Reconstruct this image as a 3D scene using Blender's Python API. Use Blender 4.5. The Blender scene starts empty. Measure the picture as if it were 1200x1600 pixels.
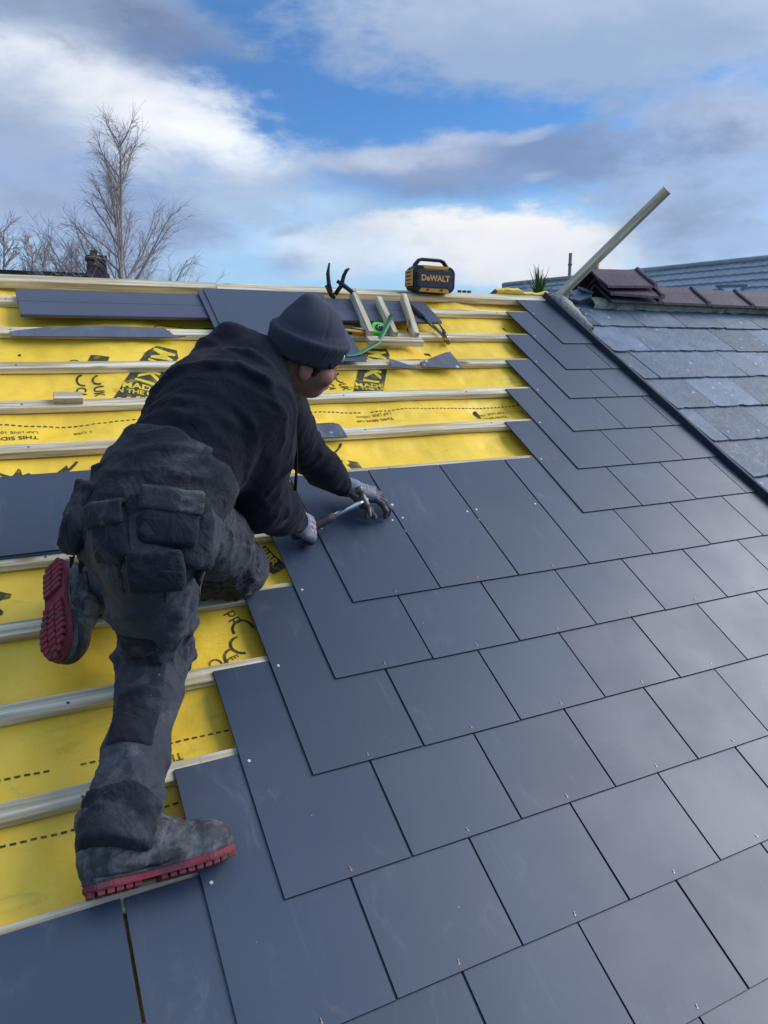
import bpy, bmesh, math, random
import numpy as np
from mathutils import Vector, Matrix, noise as mnoise
random.seed(7); np.random.seed(7)
R = math.radians
S = bpy.context.scene
COL = S.collection

# ---------------------------------------------------------------- camera
PITCH = R(31.0)                                  # slope of the roof
ORIGIN = Vector((0, 0, 4.2))                     # a point of the roof plane, metres above the ground
ROOF = Matrix.Translation(ORIGIN) @ Matrix.Rotation(PITCH, 4, 'X')   # roof frame: u along the ridge, v up the slope, h off the roof
ROT = ROOF.to_3x3()
def RP(u, v, h=0.0): return ROOF @ Vector((u, v, h))
cam_d = bpy.data.cameras.new('camera'); cam = bpy.data.objects.new('camera', cam_d); COL.objects.link(cam)
cr = Vector((0.88940558, -0.39175036, 0.2355618)); cd = Vector((-0.09453186, -0.66180542, -0.74369168)); cf = Vector((0.44723756, 0.63917544, -0.62564633))
m = Matrix((cr, -cd, -cf)).transposed()
cam.matrix_world = Matrix.Translation(RP(-0.89833148, -1.29751576, 1.66696822)) @ (ROT @ m).to_4x4()
cam_d.sensor_fit = 'VERTICAL'; cam_d.sensor_height = 32.0; cam_d.lens = 1190.158 / 1600 * 32.0
cam_d.clip_start = 0.05; cam_d.clip_end = 3000
S.camera = cam
S.view_settings.view_transform = 'Standard'; S.view_settings.look = 'None'
S.view_settings.exposure = 0.15; S.view_settings.gamma = 1.0; S.view_settings.use_curve_mapping = False

# ---------------------------------------------------------------- node helpers
class NT:
    def __init__(s, tree): s.t = tree; s.n = tree.nodes; s.l = tree.links
    def new(s, typ, **kw):
        n = s.n.new(typ)
        for k, v in kw.items(): setattr(n, k, v)
        return n
    def put(s, inp, v):
        if hasattr(v, 'is_linked') or isinstance(v, bpy.types.NodeSocket): s.l.new(v, inp)
        else: inp.default_value = v
    def math(s, op, a, b=0.0, c=None, clamp=False):
        n = s.new('ShaderNodeMath', operation=op, use_clamp=clamp); s.put(n.inputs[0], a); s.put(n.inputs[1], b)
        if c is not None: s.put(n.inputs[2], c)
        return n.outputs[0]
    def ramp(s, v, lo, hi, a=0.0, b=1.0, smooth=True):
        n = s.new('ShaderNodeMapRange', interpolation_type='SMOOTHSTEP' if smooth else 'LINEAR')
        for i, x in zip((0, 1, 2, 3, 4), (v, lo, hi, a, b)): s.put(n.inputs[i], x)
        return n.outputs[0]
    def noise(s, vec, scale, detail=4, rough=.55, dist=0.0, dim='3D'):
        n = s.new('ShaderNodeTexNoise', noise_dimensions=dim); s.put(n.inputs['Scale'], scale); n.inputs['Detail'].default_value = detail
        n.inputs['Roughness'].default_value = rough; n.inputs['Distortion'].default_value = dist
        if vec is not None: s.l.new(vec, n.inputs['Vector'])
        return n
    def mix(s, f, a, b, mode='MIX'):
        n = s.new('ShaderNodeMix', data_type='RGBA', blend_type=mode); s.put(n.inputs[0], f)
        s.put(n.inputs[6], a if not isinstance(a, tuple) else (*a, 1)[:4]); s.put(n.inputs[7], b if not isinstance(b, tuple) else (*b, 1)[:4])
        return n.outputs[2]
    def scale(s, vec, xyz, loc=(0, 0, 0)):
        n = s.new('ShaderNodeMapping'); s.l.new(vec, n.inputs[0]); n.inputs['Scale'].default_value = xyz; n.inputs['Location'].default_value = loc
        return n.outputs[0]

def lin(r, g, b):                                # 8 bit sRGB -> linear
    f = lambda c: (c / 255 / 12.92) if c / 255 <= .04045 else ((c / 255 + .055) / 1.055) ** 2.4
    return (f(r), f(g), f(b))

# ---------------------------------------------------------------- sky
SUN_AZ, SUN_EL = 104.0, 31.0                     # azimuth from +Y towards +X
world = bpy.data.worlds.new('World'); S.world = world; world.use_nodes = True
w = NT(world.node_tree); w.n.clear()
out = w.new('ShaderNodeOutputWorld'); bg = w.new('ShaderNodeBackground'); bg.inputs['Strength'].default_value = 0.1
sky = w.new('ShaderNodeTexSky', sky_type='NISHITA'); sky.sun_disc = False
sky.sun_elevation = R(SUN_EL); sky.sun_rotation = R(SUN_AZ); sky.air_density = 1.0; sky.dust_density = 0.6; sky.ozone_density = 2.0
tc = w.new('ShaderNodeTexCoord'); sep = w.new('ShaderNodeSeparateXYZ'); w.l.new(tc.outputs['Generated'], sep.inputs[0])
A = w.math('MULTIPLY', w.math('ARCTAN2', sep.outputs[0], sep.outputs[1]), 57.2958)
E = w.math('MULTIPLY', w.math('ARCSINE', sep.outputs[2]), 57.2958)
# cloud structure stretches towards the horizon as a flat cloud layer does
flat = w.scale(tc.outputs['Generated'], (1, 1, 2.4))
n1 = w.noise(flat, 2.6, 7, .56); n2 = w.noise(flat, 9.0, 8, .62); n3 = w.noise(flat, 4.2, 6, .6, .4)
warp = w.math('SUBTRACT', n1.outputs[0], .5); fine = w.math('SUBTRACT', n2.outputs[0], .5); mid = w.math('SUBTRACT', n3.outputs[0], .5)
n4 = w.noise(flat, 26.0, 6, .6, .3); tiny = w.math('SUBTRACT', n4.outputs[0], .5)
sep2 = w.new('ShaderNodeSeparateColor'); w.l.new(n1.outputs['Color'], sep2.inputs[0])
wx = w.math('MULTIPLY', w.math('SUBTRACT', sep2.outputs[0], .5), 14.0); wy = w.math('MULTIPLY', w.math('SUBTRACT', sep2.outputs[1], .5), 7.0)
A2 = w.math('ADD', A, wx); E2 = w.math('ADD', E, wy)
K = 10.0
def lum(c, k=1.0): return tuple(x * K * k for x in lin(*c))
skyc = w.mix(1.0, sky.outputs[0], (.52, .90, 1.34), 'MULTIPLY')
# thin pale air towards the horizon
skyc = w.mix(w.ramp(E, 13.0, 3.0, 0.0, .75), skyc, lum((172, 208, 238)))
# a broken cloud layer all round the sky
cover = w.ramp(w.math('ADD', n3.outputs[0], w.math('MULTIPLY', fine, .25)), .36, .52)
tone = w.ramp(mid, -.16, .20)
skyc = w.mix(w.math('MULTIPLY', cover, w.ramp(E, 20.0, 34.0, .0, .95)), skyc, w.mix(tone, lum((146, 172, 208), 1.15), lum((204, 220, 240), 1.3)))
def blob(a, e, sa, se, rot, col, op, soft=.45, fz=.8, mz=.5, streak=None):
    """one cloud bank: centre (azimuth, elevation), half sizes in degrees"""
    global skyc
    c_, s_ = math.cos(R(rot)), math.sin(R(rot))
    dx = w.math('SUBTRACT', A2, a); dy = w.math('SUBTRACT', E2, e)
    px = w.math('MULTIPLY', w.math('ADD', w.math('MULTIPLY', dx, c_), w.math('MULTIPLY', dy, s_)), 1 / sa)
    py = w.math('MULTIPLY', w.math('SUBTRACT', w.math('MULTIPLY', dy, c_), w.math('MULTIPLY', dx, s_)), 1 / se)
    q = w.math('SQRT', w.math('ADD', w.math('MULTIPLY', px, px), w.math('MULTIPLY', py, py)))
    q = w.math('ADD', q, w.math('ADD', w.math('MULTIPLY', fine, fz * 1.5), w.math('MULTIPLY', mid, mz * 1.2)))
    q = w.math('ADD', q, w.math('MULTIPLY', tiny, fz * .7))
    mk = w.ramp(q, 1 + soft, 1 - soft, 0.0, op)
    if isinstance(col[0], tuple):                # lit part and shaded part
        col = w.mix(w.ramp(w.math('ADD', w.math('MULTIPLY', mid, 1.2), w.math('MULTIPLY', py, .32)), -.25, .3), lum(col[0]), lum(col[1]))
    else: col = w.mix(w.ramp(w.math('ADD', mid, w.math('MULTIPLY', fine, .8)), -.22, .24), lum(col, .86), lum(col, 1.13))
    skyc = w.mix(mk, skyc, col)
# order: far and thin first
blob(27, 7.5, 60, 2.2, 0, (186, 214, 238), .55, .7)
blob(8, 8.5, 9, 3.2, 0, (140, 158, 194), .85, .6)
blob(18, 11.0, 6.0, 2.6, -8, (170, 192, 222), .8, .7)
blob(20, 8.6, 5.0, .8, -4, (176, 205, 236), .55, .9)
blob(9, 15.0, 10.5, 4.0, -14, ((180, 196, 220), (232, 236, 242)), .95, .4)
blob(14.5, 14.2, 4.4, 2.2, -16, (228, 233, 241), .9, .55)
blob(3.0, 12.0, 5, 3.5, 0, (156, 170, 198), .8, .7)
blob(7, 21.0, 9, 2.8, -6, (142, 162, 192), .95, .45)
blob(12.5, 19.6, 3.0, 1.6, -20, (108, 126, 164), .7, .7)
blob(41, 20.2, 17.5, 4.2, -3, ((150, 172, 204), (176, 192, 216)), .96, .35)
blob(50, 12.5, 9.5, 5.5, 6, (156, 178, 210), .92, .45)
blob(50, 14.0, 5, 1.4, -6, (172, 184, 210), .6, .8)
blob(28.0, 13.1, 6.0, .75, 5, (196, 204, 222), .8, .6)
blob(36, 12.1, 11.5, 1.7, 3, (130, 154, 194), .92, .45)
blob(28.6, 12.3, 3.6, 1.0, 2, ((146, 160, 192), (192, 200, 220)), .6, .8)
blob(35.6, 13.9, 1.6, .30, 4, (190, 200, 220), .5, .9)
blob(36.8, 11.2, 1.1, .26, 4, (190, 204, 226), .35, .9)
blob(34, 6.9, 8.6, 2.2, 0, ((208, 216, 230), (238, 238, 238)), .97, .28)
blob(39, 5.9, 6.5, 2.2, 0, ((206, 214, 228), (228, 230, 236)), .9, .35)
blob(25, 5.9, 5.5, 1.3, 0, (205, 216, 232), .8, .6)
blob(49, 7.2, 5.6, 2.4, 0, (148, 168, 202), .8, .5)
blob(20.8, 6.9, .9, .35, 10, (134, 156, 192), .45, .8)
blob(21, 5.2, 2.0, .55, -4, (130, 148, 184), .55, .8)

w.l.new(skyc, bg.inputs['Color']); w.l.new(bg.outputs[0], out.inputs[0])

sun_d = bpy.data.lights.new('sun', 'SUN'); sun_d.energy = 2.7; sun_d.angle = R(45); sun_d.color = (1, .97, .93)
sun = bpy.data.objects.new('sun', sun_d); COL.objects.link(sun); sun.location = (0, 0, 30)
sd = Vector((math.sin(R(SUN_AZ)) * math.cos(R(SUN_EL)), math.cos(R(SUN_AZ)) * math.cos(R(SUN_EL)), math.sin(R(SUN_EL))))
sun.rotation_euler = (-sd).to_track_quat('-Z', 'Y').to_euler()

# ---------------------------------------------------------------- materials
def mat(name, base, rough=.6, spec=.5, metal=0.0, var=0.0, vscale=6.0, bump=0.0, bscale=60.0, bump2=None, extra=None):
    mt = bpy.data.materials.new(name); mt.use_nodes = True
    t = NT(mt.node_tree); b = t.n['Principled BSDF']
    tcn = t.new('ShaderNodeTexCoord'); co = tcn.outputs['Object']
    info = t.new('ShaderNodeObjectInfo'); add = t.new('ShaderNodeVectorMath', operation='ADD'); t.l.new(co, add.inputs[0])
    rr = t.new('ShaderNodeVectorMath', operation='SCALE'); rr.inputs[0].default_value = (37, 91, 53); t.l.new(info.outputs['Random'], rr.inputs['Scale'])
    t.l.new(rr.outputs[0], add.inputs[1]); co = add.outputs[0]
    col = (*base, 1); b.inputs['Roughness'].default_value = rough; b.inputs['Metallic'].default_value = metal
    b.inputs['Specular IOR Level'].default_value = spec
    if var > 0:
        n = t.noise(co, vscale, 5, .6)
        col = t.mix(t.ramp(n.outputs[0], .3, .7), tuple(x * (1 - var) for x in base), tuple(min(1, x * (1 + var)) for x in base))
    if extra: col = extra(t, b, co, col, info)
    t.put(b.inputs['Base Color'], col)
    if bump > 0:
        bn = t.new('ShaderNodeBump'); bn.inputs['Strength'].default_value = 1.0; bn.inputs['Distance'].default_value = bump
        t.l.new(t.noise(co, bscale, 6, .6).outputs[0], bn.inputs['Height']); t.l.new(bn.outputs[0], b.inputs['Normal'])
        if bump2:                                # creases: the sharp valleys of a warped noise
            b2 = t.new('ShaderNodeBump'); b2.inputs['Strength'].default_value = 1.0; b2.inputs['Distance'].default_value = bump2[0]
            wv = t.noise(co, bump2[1], 3, .5, 1.6).outputs[0]; cr_ = t.math('POWER', t.math('ABSOLUTE', t.math('SUBTRACT', wv, .5)), .6)
            wv2 = t.noise(t.scale(co, (1, 1, 1), (5, 2, 1)), bump2[1] * 2.3, 3, .5, 1.2).outputs[0]; cr2 = t.math('POWER', t.math('ABSOLUTE', t.math('SUBTRACT', wv2, .5)), .7)
            t.l.new(t.math('ADD', cr_, t.math('MULTIPLY', cr2, .45)), b2.inputs['Height']); t.l.new(b2.outputs[0], bn.inputs['Normal'])
    return mt

def slate_extra(t, b, co, col, info):
    # slight tone change from slate to slate, chalky rub marks and dust specks
    v = t.math('MULTIPLY_ADD', info.outputs['Random'], .22, .89)
    c = t.new('ShaderNodeVectorMath', operation='SCALE'); t.l.new(col, c.inputs[0]); t.l.new(v, c.inputs['Scale'])
    rub = t.noise(t.scale(co, (5, 2.2, 1)), 2.2, 8, .66, 1.2).outputs[0]
    col = t.mix(t.ramp(rub, .56, .80, 0, .17), c.outputs[0], lin(150, 156, 168))
    col = t.mix(t.ramp(t.noise(co, 1.4, 3, .5).outputs[0], .35, .7, 0, .10), col, lin(120, 112, 118))
    vo = t.new('ShaderNodeTexVoronoi'); vo.inputs['Scale'].default_value = 9; t.l.new(co, vo.inputs['Vector'])
    col = t.mix(t.ramp(vo.outputs['Distance'], .020, .008, 0, .5), col, lin(190, 190, 190))
    ro = t.math('ADD', t.ramp(t.noise(co, 3.0, 6, .6).outputs[0], .3, .7, .40, .49), t.ramp(rub, .6, .8, 0, .1))
    t.l.new(ro, b.inputs['Roughness'])
    return col
M_slate = mat('fibre cement slate', lin(42, 57, 78), .5, .75, var=.05, vscale=2.5, bump=.00012, bscale=120, extra=slate_extra)
M_slate_edge = mat('slate cut edge', lin(26, 30, 40), .7, .3)
def old_extra(t, b, co, col, info):
    v = t.math('MULTIPLY_ADD', info.outputs['Random'], .70, .55)
    c = t.new('ShaderNodeVectorMath', operation='SCALE'); t.l.new(col, c.inputs[0]); t.l.new(v, c.inputs['Scale'])
    col = c.outputs[0]
    g = t.noise(t.scale(co, (5, 4, 5)), 2.0, 8, .7, .8).outputs[0]
    col = t.mix(t.ramp(g, .46, .74, 0, .45), col, lin(138, 148, 164))
    col = t.mix(t.ramp(t.noise(co, 14, 6, .7).outputs[0], .60, .75, 0, .5), col, lin(54, 58, 66))
    vo = t.new('ShaderNodeTexVoronoi'); vo.inputs['Scale'].default_value = 12; t.l.new(co, vo.inputs['Vector'])
    col = t.mix(t.ramp(t.math('ADD', vo.outputs['Distance'], t.math('MULTIPLY', t.noise(co, 60, 3, .6).outputs[0], .16)), .22, .12, 0, .8), col, lin(190, 198, 200))
    t.l.new(t.ramp(g, .3, .7, .42, .70), b.inputs['Roughness'])
    return col
M_old = mat('weathered natural slate', lin(92, 105, 122), .45, .6, var=.22, vscale=7, bump=.004, bscale=22, extra=old_extra)
def wood_extra(t, b, co, col, info):
    g = t.noise(t.scale(co, (1.0, 26, 26)), 2.2, 6, .62, .35).outputs[0]
    col = t.mix(t.ramp(g, .35, .68), lin(170, 152, 118), lin(232, 222, 200))
    col = t.mix(t.ramp(t.noise(co, 3.2, 5, .6).outputs[0], .50, .72, 0, .30), col, lin(166, 164, 134))     # green treatment
    vo = t.new('ShaderNodeTexVoronoi'); vo.inputs['Scale'].default_value = 1.0; t.l.new(t.scale(co, (3.2, 13, 9)), vo.inputs['Vector'])
    col = t.mix(t.ramp(t.math('ADD', vo.outputs['Distance'], t.math('MULTIPLY', g, .08)), .22, .13, 0, .8), col, lin(104, 80, 54))   # knots
    col = t.mix(t.ramp(t.noise(co, 23, 6, .7).outputs[0], .60, .80, 0, .35), col, lin(124, 120, 108))        # dirt
    v = t.math('MULTIPLY_ADD', info.outputs['Random'], .2, .88)
    c = t.new('ShaderNodeVectorMath', operation='SCALE'); t.l.new(col, c.inputs[0]); t.l.new(v, c.inputs['Scale'])
    return c.outputs[0]
M_wood = mat('treated softwood', (.4, .38, .3), .85, .12, bump=.0012, bscale=70, extra=wood_extra)
def mem_extra(t, b, co, col, info):
    sm = t.noise(t.scale(co, (1.0, 2.6, 1)), 4.5, 9, .72, 1.5).outputs[0]
    col = t.mix(t.ramp(sm, .52, .76, 0, .55), col, lin(168, 150, 66))
    col = t.mix(t.ramp(t.noise(t.scale(co, (22, 6, 1), (3, 1, 0)), 1.6, 8, .75, 2.2).outputs[0], .62, .76, 0, .45), col, lin(120, 110, 66))
    vo = t.new('ShaderNodeTexVoronoi'); vo.inputs['Scale'].default_value = 16; t.l.new(co, vo.inputs['Vector'])
    return t.mix(t.ramp(vo.outputs['Distance'], .035, .015, 0, .55), col, lin(90, 80, 40))
M_mem = mat('yellow roof membrane', lin(250, 206, 66), .42, .45, var=.05, vscale=3, bump=.0050, bscale=11, extra=mem_extra)
def ink_extra(t, b, co, col, info):
    return t.mix(t.ramp(t.noise(co, 30, 7, .7).outputs[0], .50, .68, 0, .55), col, lin(190, 165, 50))
M_ink = mat('print ink', lin(66, 64, 46), .6, .3, extra=ink_extra)
M_ink2 = mat('print lettering in membrane yellow', lin(226, 196, 60), .55, .3, var=.1, vscale=20)
M_lead = mat('dark verge trim', lin(40, 48, 58), .65, .25, var=.2, vscale=8, bump=.002, bscale=20)
def mort_extra(t, b, co, col, info):
    col = t.mix(t.ramp(t.noise(co, 12, 7, .7).outputs[0], .45, .62), col, lin(132, 128, 118))
    return t.mix(t.ramp(t.noise(co, 25, 5, .7).outputs[0], .60, .68, 0, .8), col, lin(206, 202, 184))
M_mortar = mat('old bedding mortar', lin(176, 172, 158), .9, .2, bump=.008, bscale=28, extra=mort_extra)
def tile_extra(t, b, co, col, info):
    col = t.mix(t.ramp(t.noise(co, 7, 7, .7).outputs[0], .48, .66, 0, .7), col, lin(70, 62, 76))
    return t.mix(t.ramp(t.noise(co, 20, 6, .7).outputs[0], .60, .72, 0, .5), col, lin(140, 134, 130))
M_ridge = mat('purple brown ridge tile', lin(72, 55, 66), .6, .3, var=.2, vscale=5, bump=.003, bscale=30, extra=tile_extra)
M_steel = mat('steel', lin(205, 208, 212), .22, .5, metal=1.0)
M_dullsteel = mat('worn steel', lin(110, 104, 98), .45, .5, metal=.8, var=.3, vscale=30, bump=.001)
M_copper = mat('copper rivet', lin(176, 160, 154), .45, .5, metal=1.0)
M_nail = mat('galvanised nail', lin(225, 228, 230), .35, .6, metal=.4)
M_black = mat('black plastic', lin(30, 33, 40), .5, .4, var=.1)
M_rubber = mat('black rubber grip', lin(34, 38, 46), .6, .3)
M_yplastic = mat('yellow orange plastic', lin(214, 150, 40), .45, .4, var=.06)
M_green = mat('lime green plastic', lin(96, 214, 70), .4, .5)
M_strap = mat('green strap', lin(40, 120, 84), .5, .4, var=.1)
M_graph = mat('dark grey board', lin(72, 76, 92), .42, .5, var=.06, vscale=4, bump=.0005, bscale=60)
M_deck = mat('dark roof timber', lin(70, 60, 46), .9, .2, var=.2)  # plain dark brown for rafters and boarding

# ---------------------------------------------------------------- builders
def link(name, me, mt, parent=None, smooth=False):
    if isinstance(me, bmesh.types.BMesh):
        b = me; me = bpy.data.meshes.new(name); b.to_mesh(me); b.free()
    if mt is not None and not me.materials:
        for x in (mt if isinstance(mt, (list, tuple)) else [mt]): me.materials.append(x)
    if smooth: me.polygons.foreach_set('use_smooth', [True] * len(me.polygons))
    o = bpy.data.objects.new(name, me); COL.objects.link(o)
    if parent: o.parent = parent
    return o
def tag(o, label=None, cat=None, group=None, kind=None):
    if label: o['label'] = label
    if cat: o['category'] = cat
    if group: o['group'] = group
    if kind: o['kind'] = kind
    return o
def empty(name, M=None, label=None, cat=None, group=None):
    o = bpy.data.objects.new(name, None); COL.objects.link(o); o.empty_display_size = .1
    if M is not None: o.matrix_world = M
    return tag(o, label, cat, group)
def frame(u, v, h=0, rz=0, rx=0, ry=0):          # a frame lying on the roof
    return ROOF @ Matrix.Translation((u, v, h)) @ Matrix.Rotation(rz, 4, 'Z') @ Matrix.Rotation(ry, 4, 'Y') @ Matrix.Rotation(rx, 4, 'X')
def box(b, c, s, rot=None, bev=0.0, mi=0):
    r = bmesh.ops.create_cube(b, size=1.0)
    vs = r['verts']; bmesh.ops.scale(b, vec=s, verts=vs)
    fs = list({f for v in vs for f in v.link_faces})
    if bev > 0:
        es = list({e for v in vs for e in v.link_edges})
        g = bmesh.ops.bevel(b, geom=es + vs, offset=bev, segments=1, affect='EDGES', profile=.5)
        vs = list({v for f in g['faces'] for v in f.verts} | {v for v in vs if v.is_valid}); fs = list({f for v in vs for f in v.link_faces})
    if rot is not None: bmesh.ops.rotate(b, matrix=rot, verts=vs)
    bmesh.ops.translate(b, vec=c, verts=vs)
    for f in fs:
        if f.is_valid: f.material_index = mi
    return vs
def tube(b, pts, rad, seg=8, mi=0, cap=True):
    pts = [Vector(p) for p in pts]; n = len(pts)
    if not hasattr(rad, '__len__'): rad = [rad] * n
    rings = []; up = None
    for i, p in enumerate(pts):
        t = (pts[min(i + 1, n - 1)] - pts[max(i - 1, 0)]).normalized()
        if up is None:
            up = t.orthogonal().normalized()
        else:
            up = (up - t * up.dot(t)); up = up.normalized() if up.length > 1e-6 else t.orthogonal().normalized()
        s = t.cross(up)
        rings.append([b.verts.new(p + (up * math.cos(2 * math.pi * k / seg) + s * math.sin(2 * math.pi * k / seg)) * rad[i]) for k in range(seg)])
    for a, c in zip(rings, rings[1:]):
        for k in range(seg):
            f = b.faces.new((a[k], a[(k + 1) % seg], c[(k + 1) % seg], c[k])); f.material_index = mi; f.smooth = True
    if cap:
        b.faces.new(rings[0][::-1]).material_index = mi; b.faces.new(rings[-1]).material_index = mi
def prism(b, poly, z0, z1, mi=0):                # closed outline in x, y; extruded z0..z1
    lo = [b.verts.new((x, y, z0)) for x, y in poly]; hi = [b.verts.new((x, y, z1)) for x, y in poly]
    b.faces.new(lo[::-1]).material_index = mi; b.faces.new(hi).material_index = mi
    n = len(poly)
    for i in range(n): b.faces.new((lo[i], lo[(i + 1) % n], hi[(i + 1) % n], hi[i])).material_index = mi
def BM(): return bmesh.new()

# ---------------------------------------------------------------- ground and the house below
def ground():
    n = 40; vs = []; fs = []
    xs = [-1500, -300, -80, -30, -12, 0, 12, 30, 80, 300, 1500]
    for y in xs:
        for x in xs: vs.append((x, y, mnoise.noise((x * .02, y * .02, 0)) * (1.5 if abs(x) + abs(y) > 60 else 0)))
    k = len(xs)
    for j in range(k - 1):
        for i in range(k - 1): fs.append((j * k + i, j * k + i + 1, (j + 1) * k + i + 1, (j + 1) * k + i))
    me = bpy.data.meshes.new('ground'); me.from_pydata(vs, [], fs)
    def ex(t, b, co, col, info):
        return t.mix(t.ramp(t.noise(co, .3, 6, .6).outputs[0], .45, .6), lin(70, 86, 48), lin(96, 96, 84))
    tag(link('ground', me, mat('rough grass', lin(70, 86, 48), .9, .2, extra=ex)), kind='structure')
ground()

G = 0.2471; W = 0.303; SL = 0.600; ST = 0.0045; VR = 2.008; UV = 2.035
roof = empty('house_roof', ROOF, 'roof half covered in new dark grey slates with yellow membrane and battens still bare at left', 'roof')
b = BM()
for u in np.arange(-5, 5.5, .6): box(b, (u, -.6, -.10), (.05, 5.3, .15))
link('rafter', b, M_deck, roof)
b = BM(); prism(b, [(-5, -3.2), (5, -3.2), (5, VR), (-5, VR)], -.06, -.045); link('roof_boarding', b, M_deck, roof)
# the far slope and the walls that carry the roof
b = BM(); y0 = (VR * math.cos(PITCH)); z0 = VR * math.sin(PITCH)
inv = ROOF.inverted()
def wpoly(b, pts):
    vs = [b.verts.new(inv @ Vector(p)) for p in pts]; b.faces.new(vs)
zr = 4.2 + z0 - .03; ye = y0 + 5.2 * math.cos(PITCH); ze = zr - 5.2 * math.sin(PITCH)
wpoly(b, [(-5, y0 + .01, zr), (5, y0 + .01, zr), (5, ye, ze), (-5, ye, ze)])
link('rear_slope', b, M_slate, roof)
M_render = mat('cream render', lin(196, 188, 170), .9, .2, var=.08, bump=.003)
b = BM(); ys = -3.2 * math.cos(PITCH) + .3
box(b, (0, 0, 0), (9.6, .28, 2.2)); bmesh.ops.transform(b, matrix=inv @ Matrix.Translation((0, ys, 1.1)), verts=b.verts)
link('front_wall', b, M_render, roof)
b = BM(); box(b, (0, 0, 0), (9.6, .28, 2.2)); bmesh.ops.transform(b, matrix=inv @ Matrix.Translation((0, ye - .4, 1.1)), verts=b.verts)
link('rear_wall', b, M_render, roof)

# ---------------------------------------------------------------- membrane
def memh(u, v):
    k = (v / G - .5); fr = abs(k - round(k)) * 2            # 0 on a batten, 1 half way between two
    s = math.sin(min(1, fr) * math.pi / 2) ** 2
    belly = .013 + .010 * math.cos((u + .1) * 2 * math.pi / .6) + .012 * mnoise.noise((u * 2.1, v * 3.0, 4.2))
    wr = .0075 * mnoise.noise((u * 6 + v * 3, v * 10, 1.7)) + .005 * (abs(mnoise.noise((u * 9 - v * 5, v * 6, 7.7))) - .2) + .0026 * mnoise.noise((u * 26, v * 17, 9.1))
    return -.003 - s * max(0.002, belly) + s * wr * 1.5
def sheet(name, u0, u1, v0, v1, nu, nv, hf, parent, mt, edge=None):
    vs = []; fs = []
    for j in range(nv + 1):
        for i in range(nu + 1):
            u = u0 + (u1 - u0) * i / nu; v = v0 + (v1 - v0) * j / nv
            if edge and j == 0: v += edge(u)
            vs.append((u, v, hf(u, v)))
    for j in range(nv):
        for i in range(nu):
            a = j * (nu + 1) + i; fs.append((a, a + 1, a + nu + 2, a + nu + 1))
    me = bpy.data.meshes.new(name); me.from_pydata(vs, [], fs); return link(name, me, mt, parent, True)
LAP = .862
def laph(u, v):                                   # loose lower edge of the upper sheet, puckered near u = .3
    d = v - (LAP - .005)
    if d > .16: return memh(u, v) + .0015
    lift = .003 + .020 * math.exp(-((u - .42) / .10) ** 2) + .010 * math.exp(-((u - .22) / .05) ** 2) + .006 * (mnoise.noise((u * 3.3, 0, 0)) + .3)
    return memh(u, v) + .0015 + lift * max(0, 1 - max(0, d) / .16) ** 1.3
membrane = sheet('membrane', -3.4, UV, -3.0, .95, 300, 220, memh, roof, M_mem)
upper = sheet('membrane', -3.4, UV, LAP, VR + .01, 320, 90, laph, roof, M_mem, edge=lambda u: .03 * math.exp(-((u - .2) / .07) ** 2) + .008 * mnoise.noise((u * 4, 3, 0)))
def surf(u, v): return (laph(u, v) if v > LAP + .012 else memh(u, v))
# ---- print on the membrane
def flat_print(b, par, name='print_mark', mt=None, off=.0014):
    bmesh.ops.triangulate(b, faces=b.faces[:])
    for _ in range(4):
        es = [e for e in b.edges if e.calc_length() > .022]
        if not es: break
        bmesh.ops.subdivide_edges(b, edges=es, cuts=1); bmesh.ops.triangulate(b, faces=b.faces[:])
    for v in b.verts: v.co.y += .016; v.co.z = surf(v.co.x, v.co.y) + off
    bmesh.ops.recalc_face_normals(b, faces=b.faces[:])
    for f in b.faces:
        if f.normal.z < 0: f.normal_flip()
    return link(name, b, mt or M_ink, par)
def text_bm(s, size, bold=0.0, xs=1.0):
    cu = bpy.data.curves.new('t', 'FONT'); cu.body = s; cu.size = size; cu.align_x = 'CENTER'; cu.align_y = 'CENTER'; cu.resolution_u = 3; cu.offset = bold
    o = bpy.data.objects.new('t', cu); COL.objects.link(o); dg = bpy.context.evaluated_depsgraph_get()
    me = bpy.data.meshes.new_from_object(o.evaluated_get(dg)); b = BM(); b.from_mesh(me)
    bpy.data.objects.remove(o); bpy.data.curves.remove(cu); bpy.data.meshes.remove(me)
    bmesh.ops.scale(b, vec=(xs, 1, 1), verts=b.verts)
    return b
def ptext(s, size, u, v, rot, par=None, mt=None, off=.0014, bold=.0, xs=1.0):
    b = text_bm(s, size, bold, xs)
    bmesh.ops.transform(b, matrix=Matrix.Translation((u, v, 0)) @ Matrix.Rotation(R(rot), 4, 'Z'), verts=b.verts)
    return flat_print(b, par or (upper if v > LAP else membrane), 'print_text', mt, off)
def ppoly(pts, u, v, rot, par=None, mt=None, off=.0014):
    b = BM(); b.faces.new([b.verts.new((x, y, 0)) for x, y in pts])
    bmesh.ops.transform(b, matrix=Matrix.Translation((u, v, 0)) @ Matrix.Rotation(R(rot), 4, 'Z'), verts=b.verts)
    return flat_print(b, par or (upper if v > LAP else membrane), 'print_mark', mt, off)
def parc(u, v, r, wd, a0, a1, par=None, ex=1.0):
    b = BM(); n = 20; pr = None
    for i in range(n + 1):
        a = R(a0 + (a1 - a0) * i / n); p = [b.verts.new((u + math.cos(a) * q * ex, v + math.sin(a) * q, 0)) for q in (r, r + wd)]
        if pr: b.faces.new((pr[0], pr[1], p[1], p[0]))
        pr = p
    return flat_print(b, par or (upper if v > LAP else membrane))
BA = -19.0
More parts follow.
